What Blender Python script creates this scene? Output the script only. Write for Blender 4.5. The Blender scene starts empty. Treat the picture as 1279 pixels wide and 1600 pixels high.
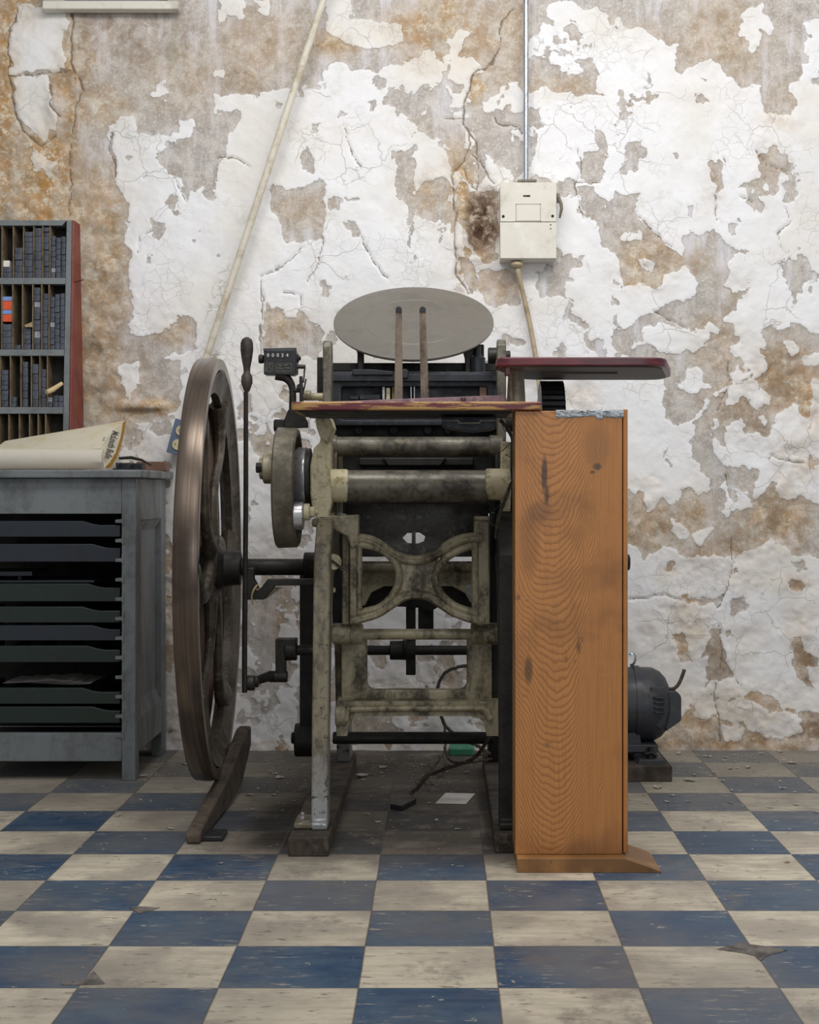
import bpy, bmesh, math, random
import numpy as np
from mathutils import Vector, Matrix
random.seed(7)
sc = bpy.context.scene
C = sc.collection
PI = math.pi

# ------------------------------------------------------------------ camera, light, exposure
F = 2390.0            # focal length in pixels of a 1279 px wide frame
EYE = 0.8141          # eye height
VX, VY = 690.0, 764.0 # vanishing point of the floor lines
cam = bpy.data.objects.new('camera', bpy.data.cameras.new('camera')); C.objects.link(cam)
cam.location = (0, 0, EYE); cam.rotation_euler = (PI/2, 0, 0)
cd = cam.data; cd.sensor_fit = 'HORIZONTAL'; cd.sensor_width = 36; cd.lens = 36*F/1279
cd.shift_x = -(VX-639.5)/1279; cd.shift_y = -(800-VY)/1279; cd.clip_start = 0.05
sc.camera = cam
sc.view_settings.view_transform = 'Standard'; sc.view_settings.look = 'None'
sc.view_settings.gamma = 1; sc.view_settings.use_curve_mapping = False
sc.view_settings.exposure = 0.0
w = bpy.data.worlds.new('room_light'); sc.world = w; w.use_nodes = True
w.node_tree.nodes['Background'].inputs[0].default_value = (0.93, 0.96, 1.0, 1)
w.node_tree.nodes['Background'].inputs[1].default_value = 0.33
def area(name, loc, target, sx, sy, power, col):
    l = bpy.data.lights.new(name, 'AREA'); l.shape = 'RECTANGLE'; l.size = sx; l.size_y = sy
    l.energy = power; l.color = col
    o = bpy.data.objects.new(name, l); C.objects.link(o); o.location = loc
    o.rotation_euler = (Vector(target)-Vector(loc)).to_track_quat('-Z', 'Y').to_euler()
    return o
area('ceiling_lamp_rear', (0.4, 3.1, 2.75), (0.3, 4.5, 0.6), 2.8, 0.5, 39, (1.0, 0.985, 0.96))
area('ceiling_lamp_front', (-0.3, 1.2, 2.8), (0, 3.4, 0.3), 2.6, 1.0, 21, (1.0, 0.985, 0.96))
area('front_fill', (1.6, -2.2, 1.8), (0, 4.0, 0.8), 2.4, 1.8, 42, (0.92, 0.96, 1.0))  # unseen area light added behind the camera as front fill

# ------------------------------------------------------------------ mesh helpers
def P(px, py, Y): return Vector(((px-VX)*Y/F, Y, EYE+(VY-py)*Y/F))
def X(px, Y): return (px-VX)*Y/F
def Z(py, Y): return EYE+(VY-py)*Y/F
def box(bm, x0, x1, y0, y1, z0, z1):
    v = [bm.verts.new(c) for c in ((x0,y0,z0),(x1,y0,z0),(x1,y1,z0),(x0,y1,z0),(x0,y0,z1),(x1,y0,z1),(x1,y1,z1),(x0,y1,z1))]
    for f in ((3,2,1,0),(4,5,6,7),(0,1,5,4),(1,2,6,5),(2,3,7,6),(3,0,4,7)): bm.faces.new([v[i] for i in f])
    return v
def pbox(bm, px0, px1, py0, py1, Y0, Y1): return box(bm, X(px0,Y0), X(px1,Y0), Y0, Y1, Z(py1,Y0), Z(py0,Y0))
def lathe(bm, o, ax, prof, n=40, closed=False):
    o = Vector(o); ax = Vector(ax).normalized()
    u = ax.orthogonal().normalized(); v = ax.cross(u)
    rings = []
    for t, r in prof:
        if r < 1e-6: rings.append([bm.verts.new(o+ax*t)])
        else: rings.append([bm.verts.new(o+ax*t+(u*math.cos(2*PI*k/n)+v*math.sin(2*PI*k/n))*r) for k in range(n)])
    pairs = list(zip(rings, rings[1:]))
    if closed: pairs.append((rings[-1], rings[0]))
    for a, b in pairs:
        for k in range(n):
            j = (k+1) % n
            if len(a) == 1 and len(b) == 1: continue
            if len(a) == 1: bm.faces.new((a[0], b[j], b[k]))
            elif len(b) == 1: bm.faces.new((a[k], a[j], b[0]))
            else: bm.faces.new((a[k], a[j], b[j], b[k]))
    if not closed:
        if len(rings[0]) > 1: bm.faces.new(rings[0][::-1])
        if len(rings[-1]) > 1: bm.faces.new(rings[-1])
def cyl(bm, p0, p1, r0, r1=None, n=28, ch=0.0):
    p0, p1 = Vector(p0), Vector(p1); L = (p1-p0).length; r1 = r0 if r1 is None else r1
    pr = [(0,r0),(L,r1)] if ch <= 0 else [(0,r0-ch),(ch,r0),(L-ch,r1),(L,r1-ch)]
    lathe(bm, p0, p1-p0, pr, n)
def cylx(bm, px0, px1, py, rpx, Y, n=32, ch=0.002, r2=None):
    s = Y/F
    cyl(bm, P(px0,py,Y), P(px1,py,Y), rpx*s, None if r2 is None else r2*s, n, ch)
def smooth_path(pts, k=6):
    pts = [Vector(p) for p in pts]; out = []
    q = [pts[0]*2-pts[1]]+pts+[pts[-1]*2-pts[-2]]
    for i in range(1, len(q)-2):
        for j in range(k):
            t = j/k; a, b, c, d = q[i-1], q[i], q[i+1], q[i+2]
            out.append(0.5*((2*b)+(c-a)*t+(2*a-5*b+4*c-d)*t*t+(3*b-a-3*c+d)*t**3))
    out.append(pts[-1]); return out
def tube(bm, pts, r, n=10, flat=None, up=None):
    pts = [Vector(p) for p in pts]; m = len(pts)
    rs = r if isinstance(r, (list, tuple)) else [r]*m
    if len(rs) != m: rs = [rs[min(int(i/(m-1)*(len(rs)-1)), len(rs)-2)]*(1-((i/(m-1)*(len(rs)-1))-min(int(i/(m-1)*(len(rs)-1)), len(rs)-2)))+rs[min(int(i/(m-1)*(len(rs)-1)), len(rs)-2)+1]*((i/(m-1)*(len(rs)-1))-min(int(i/(m-1)*(len(rs)-1)), len(rs)-2)) for i in range(m)]
    prev = None; rings = []
    for i, p in enumerate(pts):
        t = (pts[min(i+1,m-1)]-pts[max(i-1,0)]).normalized()
        if up is not None: u = (Vector(up)-t*Vector(up).dot(t)).normalized()
        elif prev is None: u = t.orthogonal().normalized()
        else: u = (prev-t*prev.dot(t)).normalized()
        prev = u; v = t.cross(u)
        fl = 1 if flat is None else flat
        rings.append([bm.verts.new(p+(u*math.cos(2*PI*k/n)*fl+v*math.sin(2*PI*k/n))*rs[i]) for k in range(n)])
    for a, b in zip(rings, rings[1:]):
        for k in range(n): bm.faces.new((a[k], a[(k+1)%n], b[(k+1)%n], b[k]))
    bm.faces.new(rings[0][::-1]); bm.faces.new(rings[-1])
def prism(bm, pts, ax, a0, a1):
    def mk(p, a):
        return {'x': (a,p[0],p[1]), 'y': (p[0],a,p[1]), 'z': (p[0],p[1],a)}[ax]
    A = [bm.verts.new(mk(p,a0)) for p in pts]; B = [bm.verts.new(mk(p,a1)) for p in pts]
    n = len(pts)
    bm.faces.new(A[::-1]); bm.faces.new(B)
    for k in range(n): bm.faces.new((A[k], A[(k+1)%n], B[(k+1)%n], B[k]))
def pprism(bm, pts, Y0, Y1):  # outline given in px at Y0, extruded back
    prism(bm, [(X(a,Y0), Z(b,Y0)) for a, b in pts], 'y', Y0, Y1)
def plate(bm, outlines, Y0, Y1, bev=0.0):
    """outlines in px at depth Y0, the first is the outer one, the rest are holes"""
    cu = bpy.data.curves.new('t', 'CURVE'); cu.dimensions = '2D'; cu.fill_mode = 'BOTH'
    cu.extrude = (Y1-Y0)/2-bev; cu.bevel_depth = bev; cu.bevel_resolution = 2; cu.offset = -bev
    for ol in outlines:
        s = cu.splines.new('POLY'); s.points.add(len(ol)-1); s.use_cyclic_u = True
        for i, (a, b) in enumerate(ol): s.points[i].co = (X(a,Y0), Z(b,Y0), 0, 1)
    o = bpy.data.objects.new('t', cu); me = o.to_mesh()
    M = Matrix(((1,0,0,0),(0,0,-1,(Y0+Y1)/2),(0,1,0,0),(0,0,0,1)))
    me2 = me.copy(); me2.transform(M); bm.from_mesh(me2)
    o.to_mesh_clear(); bpy.data.meshes.remove(me2); bpy.data.objects.remove(o); bpy.data.curves.remove(cu)
    bmesh.ops.remove_doubles(bm, verts=bm.verts, dist=1e-5)
def rrect(x0, x1, y0, y1, r, k=6):
    out = []
    for cx, cy, a in ((x1-r,y0+r,-90),(x1-r,y1-r,0),(x0+r,y1-r,90),(x0+r,y0+r,180)):
        for j in range(k+1):
            t = math.radians(a+90*j/k); out.append((cx+r*math.cos(t), cy+r*math.sin(t)))
    return out
def arc(cx, cy, rx, ry, a0, a1, k=16):
    return [(cx+rx*math.cos(math.radians(a0+(a1-a0)*i/k)), cy+ry*math.sin(math.radians(a0+(a1-a0)*i/k))) for i in range(k+1)]
def hexn(bm, p0, p1, r): cyl(bm, p0, p1, r, None, 6)
def BM(): return bmesh.new()
def base_of(par):
    v = Vector((0,0,0))
    while par is not None: v += par.location; par = par.parent
    return v
def ob(name, bm, m, parent=None, bevel=0.0, loc=None, smooth=35, label=None, segs=2):
    bmesh.ops.recalc_face_normals(bm, faces=bm.faces[:])
    off = base_of(parent)
    o_loc = Vector((0,0,0))
    if parent is None:
        if loc is None:
            xs = [v.co for v in bm.verts]
            loc = Vector(((min(c.x for c in xs)+max(c.x for c in xs))/2, (min(c.y for c in xs)+max(c.y for c in xs))/2, min(c.z for c in xs)))
        off = Vector(loc); o_loc = Vector(loc)
    bmesh.ops.translate(bm, verts=bm.verts[:], vec=-off)
    me = bpy.data.meshes.new(name); bm.to_mesh(me); bm.free()
    for p in me.polygons: p.use_smooth = True
    me.set_sharp_from_angle(angle=math.radians(smooth))
    me.materials.append(m)
    o = bpy.data.objects.new(name, me); C.objects.link(o); o.parent = parent; o.location = o_loc
    if bevel > 0:
        b = o.modifiers.new('bevel', 'BEVEL'); b.width = bevel; b.segments = segs; b.limit_method = 'ANGLE'; b.angle_limit = math.radians(40)
    if label: o['label'] = label
    return o
def thing(name, label, cat, loc, group=None):
    o = bpy.data.objects.new(name, None); C.objects.link(o); o.location = loc; o.empty_display_size = 0.05
    o['label'] = label; o['category'] = cat
    if group: o['group'] = group
    return o
def tag(o, label, cat, group=None, kind=None):
    o['label'] = label; o['category'] = cat
    if group: o['group'] = group
    if kind: o['kind'] = kind
    return o
def struct(o): o['kind'] = 'structure'; return o

# ------------------------------------------------------------------ material helpers
def lin(c):
    if isinstance(c, str): c = tuple(int(c[i:i+2], 16)/255 for i in (0,2,4))
    return tuple((x/12.92 if x <= 0.04045 else ((x+0.055)/1.055)**2.4) for x in c[:3])+(1,)
class Mt:
    def __init__(s, name):
        s.m = bpy.data.materials.new(name); s.m.use_nodes = True; s.t = s.m.node_tree
        s.b = s.t.nodes['Principled BSDF']; s.tc = s.t.nodes.new('ShaderNodeTexCoord').outputs['Object']
    def lk(s, a, b):
        if isinstance(a, bpy.types.NodeSocket): s.t.links.new(a, b)
        elif isinstance(a, str): b.default_value = lin(a)
        else: b.default_value = a
    def vec(s, scale=(1,1,1), v=None, loc=(0,0,0), rot=(0,0,0)):
        n = s.t.nodes.new('ShaderNodeMapping'); n.inputs['Scale'].default_value = scale
        n.inputs['Location'].default_value = loc; n.inputs['Rotation'].default_value = rot
        s.lk(v or s.tc, n.inputs['Vector']); return n.outputs[0]
    def noise(s, sc_, det=4, ro=0.55, v=None, dist=0, color=False):
        n = s.t.nodes.new('ShaderNodeTexNoise'); n.inputs['Scale'].default_value = sc_
        n.inputs['Detail'].default_value = det; n.inputs['Roughness'].default_value = ro; n.inputs['Distortion'].default_value = dist
        s.lk(v or s.tc, n.inputs['Vector']); return n.outputs['Color' if color else 'Fac']
    def vor(s, sc_, feat='DISTANCE_TO_EDGE', v=None, out='Distance'):
        n = s.t.nodes.new('ShaderNodeTexVoronoi'); n.feature = feat; n.inputs['Scale'].default_value = sc_
        s.lk(v or s.tc, n.inputs['Vector']); return n.outputs[out]
    def ma(s, op, a, b=0.0, c=None, clamp=False):
        n = s.t.nodes.new('ShaderNodeMath'); n.operation = op; n.use_clamp = clamp
        s.lk(a, n.inputs[0]); s.lk(b, n.inputs[1])
        if c is not None: s.lk(c, n.inputs[2])
        return n.outputs[0]
    def ss(s, x, lo, hi, a=0.0, b=1.0):
        n = s.t.nodes.new('ShaderNodeMapRange'); n.interpolation_type = 'SMOOTHSTEP'
        s.lk(x, n.inputs[0]); n.inputs[1].default_value = lo; n.inputs[2].default_value = hi
        n.inputs[3].default_value = a; n.inputs[4].default_value = b; return n.outputs[0]
    def mix(s, f, a, b, mode='MIX'):
        n = s.t.nodes.new('ShaderNodeMix'); n.data_type = 'RGBA'; n.blend_type = mode
        s.lk(f, n.inputs[0]); s.lk(a, n.inputs[6]); s.lk(b, n.inputs[7]); return n.outputs[2]
    def sep(s, v=None):
        n = s.t.nodes.new('ShaderNodeSeparateXYZ'); s.lk(v or s.tc, n.inputs[0]); return n.outputs
    def comb(s, x, y, z):
        n = s.t.nodes.new('ShaderNodeCombineXYZ'); s.lk(x, n.inputs[0]); s.lk(y, n.inputs[1]); s.lk(z, n.inputs[2]); return n.outputs[0]
    def attr(s, name):
        n = s.t.nodes.new('ShaderNodeAttribute'); n.attribute_name = name; return n.outputs['Color']
    def rnd(s): return s.t.nodes.new('ShaderNodeObjectInfo').outputs['Random']
    def bump(s, h, st=0.5, d=0.002, nrm=None):
        n = s.t.nodes.new('ShaderNodeBump'); n.inputs['Strength'].default_value = st; n.inputs['Distance'].default_value = d
        s.lk(h, n.inputs['Height'])
        if nrm: s.lk(nrm, n.inputs['Normal'])
        return n.outputs[0]
    def done(s, col, rough=0.6, metal=0.0, nrm=None, spec=None):
        s.lk(col, s.b.inputs['Base Color']); s.lk(rough, s.b.inputs['Roughness']); s.lk(metal, s.b.inputs['Metallic'])
        if nrm: s.lk(nrm, s.b.inputs['Normal'])
        if spec is not None: s.b.inputs['Specular IOR Level'].default_value = spec
        return s.m
def grime(name, base, dirt, amt=0.5, rough=0.55, metal=0.0, sc_=14, third=None, bumpd=0.0015, streak=False, spec=None):
    m = Mt(name)
    n1 = m.noise(sc_, 6, 0.65, dist=0.4, v=m.vec((1,1,0.35)) if streak else None); n2 = m.noise(sc_*6, 4, 0.7)
    f = m.ss(m.ma('ADD', m.ma('MULTIPLY', n1, 0.7), m.ma('MULTIPLY', n2, 0.3)), 0.56-amt*0.3, 0.78-amt*0.3)
    c = m.mix(f, base, dirt)
    if third: c = m.mix(m.ss(m.noise(sc_*2.3, 5, 0.7, v=m.vec((1,1,1), loc=(3,1,2))), 0.54, 0.70), c, third)
    return m.done(c, m.ss(n1, 0.3, 0.7, rough-0.1, rough+0.15), metal, m.bump(m.noise(sc_*12, 4, 0.7), 0.35, bumpd), spec)
M = {}
M['iron'] = grime('grey_green_press_paint', 'a0977c', '3a3225', 0.48, 0.42, 0.05, 15, '8a7a58', streak=True)
M['iron_cream'] = grime('cream_grimy_casting', 'cdc2a0', '6a5d42', 0.33, 0.45, 0, 18, '9c8a5c')
M['iron_dark'] = grime('oily_dark_iron', '2b2925', '17150f', 0.5, 0.5, 0.2, 18)
M['iron_black'] = grime('black_greasy_iron', '15140f', '0a0908', 0.5, 0.6, 0, 20)
M['iron_leg'] = grime('worn_leg_iron', '857c68', '5a5040', 0.5, 0.45, 0.25, 14, 'a6a298', streak=True)
M['tube'] = grime('worn_grey_roller', '777265', '3d3830', 0.5, 0.4, 0.25, 11, '77705b', streak=False)
M['bed'] = grime('blue_black_iron', '2c2f35', '212327', 0.4, 0.4, 0.25, 22, '45484c')
M['steel'] = grime('polished_steel', 'd2d0d2', '98918e', 0.3, 0.25, 0.75, 20, bumpd=0.0004)
M['cam'] = grime('dusty_iron_wheel', '7d7667', '544d3f', 0.45, 0.5, 0.2, 9, '68624f')
M['disc'] = grime('dull_ink_disc', '827d75', '716c64', 0.35, 0.42, 0.45, 5, bumpd=0.0002)
M['rim'] = None
M['wood_finger'] = grime('grimy_wood', '7b6e5f', '4b4038', 0.5, 0.6, 0, 20, streak=True)
M['skid'] = grime('dark_old_timber', '4c4238', '2e2822', 0.5, 0.85, 0, 12, '5e544a')
M['chrome'] = grime('galvanised_pipe', 'b9bfc6', '8d949c', 0.4, 0.3, 0.85, 15, bumpd=0.0003)
M['cream_pipe'] = grime('cream_painted_pipe', 'd9d2c2', 'b4a68c', 0.35, 0.5, 0, 12, bumpd=0.0008)
M['cable'] = grime('dirty_cream_cable', 'b8a78a', '8f7d60', 0.4, 0.6, 0, 16)
M['boxpaint'] = grime('grimy_cream_enamel', 'dcd7ca', 'b9b2a4', 0.25, 0.45, 0, 7, 'e4e0d6', bumpd=0.0005)
M['grey'] = grime('grey_cabinet_paint', '74797b', '5a5d5d', 0.4, 0.5, 0, 9, '656768', streak=True, bumpd=0.0008)
M['drawer_green'] = grime('dark_green_drawer_paint', '1d2b24', '18221e', 0.4, 0.45, 0, 12, bumpd=0.0006)
M['drawer_blue'] = grime('blue_black_drawer_paint', '252b33', '1e2228', 0.4, 0.45, 0, 12, bumpd=0.0006)
M['dark'] = grime('dark_interior_wood', '1c1813', '120f0c', 0.4, 0.8, 0, 12)
M['divider'] = grime('old_divider_wood', '77664c', '4e4230', 0.4, 0.7, 0, 20)
M['red'] = grime('red_side_paint', '7a2d20', '5f251b', 0.35, 0.45, 0, 9)
M['motor'] = grime('black_motor_enamel', '30333a', '3f3d39', 0.4, 0.42, 0, 9, '47443f')
M['rubber'] = grime('black_rubber', '1f2124', '141517', 0.3, 0.4, 0, 20)
M['orange'] = grime('orange_card', 'd9572a', 'c24c25', 0.3, 0.6, 0, 30)
M['blue'] = grime('pale_blue_card', '7a97cf', '6b84b5', 0.3, 0.6, 0, 30)
M['white'] = grime('white_paper', 'e3dfda', 'cfcac2', 0.3, 0.7, 0, 20)
M['slate'] = grime('slate_blue_plastic', '5d6e85', '4f5d70', 0.3, 0.45, 0, 20)
M['ivory'] = grime('ivory_plastic', 'cdbf9a', 'b9a983', 0.3, 0.5, 0, 20)
M['green'] = grime('green_plastic', '3a8a6a', '4d7a64', 0.3, 0.5, 0, 20)
M['rope'] = grime('dusty_cord', '5b5044', '3b332b', 0.5, 0.9, 0, 60)
M['tape'] = grime('silver_duct_tape', 'a9aeb3', '716e68', 0.45, 0.3, 0.5, 26)
M['knob'] = grime('black_knob', '26262a', '1a1a1c', 0.3, 0.3, 0.2, 20)
M['shaving'] = grime('paper_ribbon', 'c9b48a', 'b09a70', 0.3, 0.7, 0, 40)
M['flake'] = grime('fallen_paint_flake', 'dedad2', 'c2b9a6', 0.4, 0.7, 0, 25)
M['flake_tan'] = grime('fallen_plaster_flake', 'b5a88e', '9a8b70', 0.4, 0.8, 0, 25)
M['ink'] = grime('black_print_ink', '151515', '1c1c1c', 0.3, 0.5, 0, 30)
M['guard'] = grime('brown_board', '7a5c49', '684c3c', 0.4, 0.6, 0, 10, streak=True)
M['pedal'] = grime('dusty_brown_iron', '5f5347', '3a322b', 0.45, 0.75, 0, 12, '6f6355')
M['mauve'] = grime('worn_mauve_paint', '80646c', '5b4a52', 0.4, 0.55, 0, 22, 'a08d86', streak=False)
# flywheel rim: brown worn steel with rings round the axle
m = Mt('brown_worn_rim'); x, y, z = m.sep()
n = m.noise(1, 5, 0.6, v=m.comb(m.ma('MULTIPLY', x, 170), m.ma('MULTIPLY', y, 1.6), m.ma('MULTIPLY', z, 1.6)))
c = m.mix(m.ss(n, 0.25, 0.8), '50443b', '76685b'); c = m.mix(m.ss(m.noise(5, 4), 0.45, 0.7), c, '463932')
M['rim'] = m.done(c, m.ss(n, 0.2, 0.8, 0.34, 0.22), 0.6, m.bump(n, 0.15, 0.0005))
# feed board edge: worn red over yellow wood
m = Mt('worn_red_board'); x, y, z = m.sep()
n = m.noise(1, 6, 0.7, v=m.vec((9, 30, 60)))
edge = m.ss(m.noise(1, 6, 0.65, v=m.vec((5, 9, 45), loc=(1.3,0,0))), 0.505, 0.56)
c = m.mix(edge, 'b38a52', '6a3034'); c = m.mix(m.ss(n, 0.56, 0.62), c, '55302f')
M['board'] = m.done(c, 0.5, 0, m.bump(n, 0.3, 0.001))
m = Mt('dark_red_board'); n = m.noise(1, 6, 0.7, v=m.vec((9, 30, 60)))
c = m.mix(m.ss(n, 0.4, 0.6), '6d2c33', '4c252c'); c = m.mix(m.ss(m.noise(25, 5), 0.62, 0.7), c, '8a6268')
M['board_red'] = m.done(c, 0.38, 0, m.bump(n, 0.3, 0.0008))
m = Mt('board_underside'); n = m.noise(1, 6, 0.6, v=m.vec((4, 40, 4)))
M['under'] = m.done(m.mix(m.ss(n, 0.35, 0.65), '3e3733', '5d5450'), 0.6, 0, m.bump(n, 0.2, 0.0006))
# orange pine with cathedral grain (object origin at cabinet base centre)
def pine(name, cx=-0.035, lo='8c5629', hi='c58649'):
    m = Mt(name); x, y, z = m.sep()
    wob = m.ma('MULTIPLY', m.ma('SUBTRACT', m.noise(3.2, 3, 0.5, v=m.vec((2.2,1,0.9))), 0.5), 0.07)
    wob2 = m.ma('MULTIPLY', m.ma('SUBTRACT', m.noise(14, 3, 0.5, v=m.vec((1,1,0.5))), 0.5), 0.012)
    xx = m.ma('ADD', m.ma('ADD', m.ma('SUBTRACT', x, cx), wob), wob2)
    x2 = m.ma('MULTIPLY', xx, xx)
    g = m.ma('SUBTRACT', m.ma('MULTIPLY', x2, 1150), m.ma('MULTIPLY', z, 62))
    g = m.ma('ADD', g, m.ma('MULTIPLY', m.noise(5, 4, 0.55, v=m.vec((1.6,1,0.8))), 6.5))
    fr = m.ma('FRACT', g); line = m.ss(fr, 0.35, 0.95); line = m.ma('MULTIPLY', line, m.ss(fr, 1.0, 0.93))
    fib = m.noise(1, 4, 0.6, v=m.vec((400, 400, 7)))
    c = m.mix(m.ma('MULTIPLY', line, 0.62), hi, lo)
    c = m.mix(m.ma('MULTIPLY', m.ss(fib, 0.4, 0.7), 0.25), c, '7d4a22')
    c = m.mix(m.ma('MULTIPLY', m.ss(m.noise(4.5, 4, 0.6), 0.5, 0.72), 0.55), c, '6a4426')
    c = m.mix(m.ma('MULTIPLY', m.ss(m.noise(16, 4, 0.6, v=m.vec((1,1,0.6), loc=(4,2,1))), 0.64, 0.72), 0.6), c, '473529')
    sc1 = m.noise(1, 2, 0.5, v=m.vec((6, 6, 190), rot=(0,0.25,0)))
    c = m.mix(m.ma('MULTIPLY', m.ss(sc1, 0.72, 0.78), 0.4), c, 'cf9a62')
    for sx, sz, rx, rz, am, sc_c in ((-.052,.845,.007,.040,.85,'3f2e2a'),(-.046,.80,.005,.022,.8,'3f2e2a'),(.060,.905,.030,.05,.28,'5a4434'),(.062,.862,.010,.008,.8,'4a3a30'),(.052,.850,.006,.004,.8,'4a3a30'),(-.085,.425,.009,.030,.7,'4a2f1c'),(-.062,.765,.028,.022,.45,'5a3c26'),(-.085,.70,.022,.075,.35,'6a4020'),(.03,.62,.09,.03,.2,'7a4c28')):
        ddx = m.ma('DIVIDE', m.ma('ADD', m.ma('SUBTRACT', x, sx), m.ma('MULTIPLY', wob2, 0.8)), rx); ddz = m.ma('DIVIDE', m.ma('SUBTRACT', z, sz), rz)
        dd = m.ma('ADD', m.ma('ADD', m.ma('MULTIPLY', ddx, ddx), m.ma('MULTIPLY', ddz, ddz)), m.ma('MULTIPLY', m.ma('SUBTRACT', fib, 0.5), 1.2))
        c = m.mix(m.ma('MULTIPLY', m.ss(dd, 1.5, 0.2), am), c, sc_c)
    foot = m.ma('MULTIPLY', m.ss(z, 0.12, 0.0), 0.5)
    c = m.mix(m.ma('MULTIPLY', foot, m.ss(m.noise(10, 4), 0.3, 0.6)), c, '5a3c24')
    return m.done(c, 0.42, 0, m.bump(m.ma('ADD', line, m.ma('MULTIPLY', fib, 0.5)), 0.25, 0.0008))
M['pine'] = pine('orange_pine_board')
M['pine_base'] = pine('pine_runner', 0.4, '6f4c28', 'a97a45')
# ------------------------------------------------------------------ back wall: plaster relief with peeling paint
YW = 4.769
def vn(x, y, s, seed):
    rs = np.random.RandomState(seed); L = rs.rand(256, 256)
    a = x/s+57.3; b = y/s+91.7; i = np.floor(a).astype(int); j = np.floor(b).astype(int); f = a-i; g = b-j
    f = f*f*(3-2*f); g = g*g*(3-2*g); i0 = i & 255; i1 = (i+1) & 255; j0 = j & 255; j1 = (j+1) & 255
    return (L[i0,j0]*(1-f)+L[i1,j0]*f)*(1-g)+(L[i0,j1]*(1-f)+L[i1,j1]*f)*g-0.5
def fbm(x, y, s, seed, o=4):
    r = 0; a = 1
    for k in range(o): r = r+a*vn(x, y, s/2**k, seed+k); a *= 0.55
    return r
def cells(x, y, s, seed):  # random value of the nearest cell: angular flake shapes
    rs = np.random.RandomState(seed); J = rs.rand(256, 256, 3)
    i = np.floor(x/s).astype(int); j = np.floor(y/s).astype(int); best = np.full(x.shape, 1e9); val = np.zeros(x.shape)
    for di in (-1,0,1):
        for dj in (-1,0,1):
            q = J[(i+di) & 255, (j+dj) & 255]
            d = (i+di+q[...,0]-x/s)**2+(j+dj+q[...,1]-y/s)**2
            m_ = d < best; best = np.where(m_, d, best); val = np.where(m_, q[...,2], val)
    return val-0.5
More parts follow.
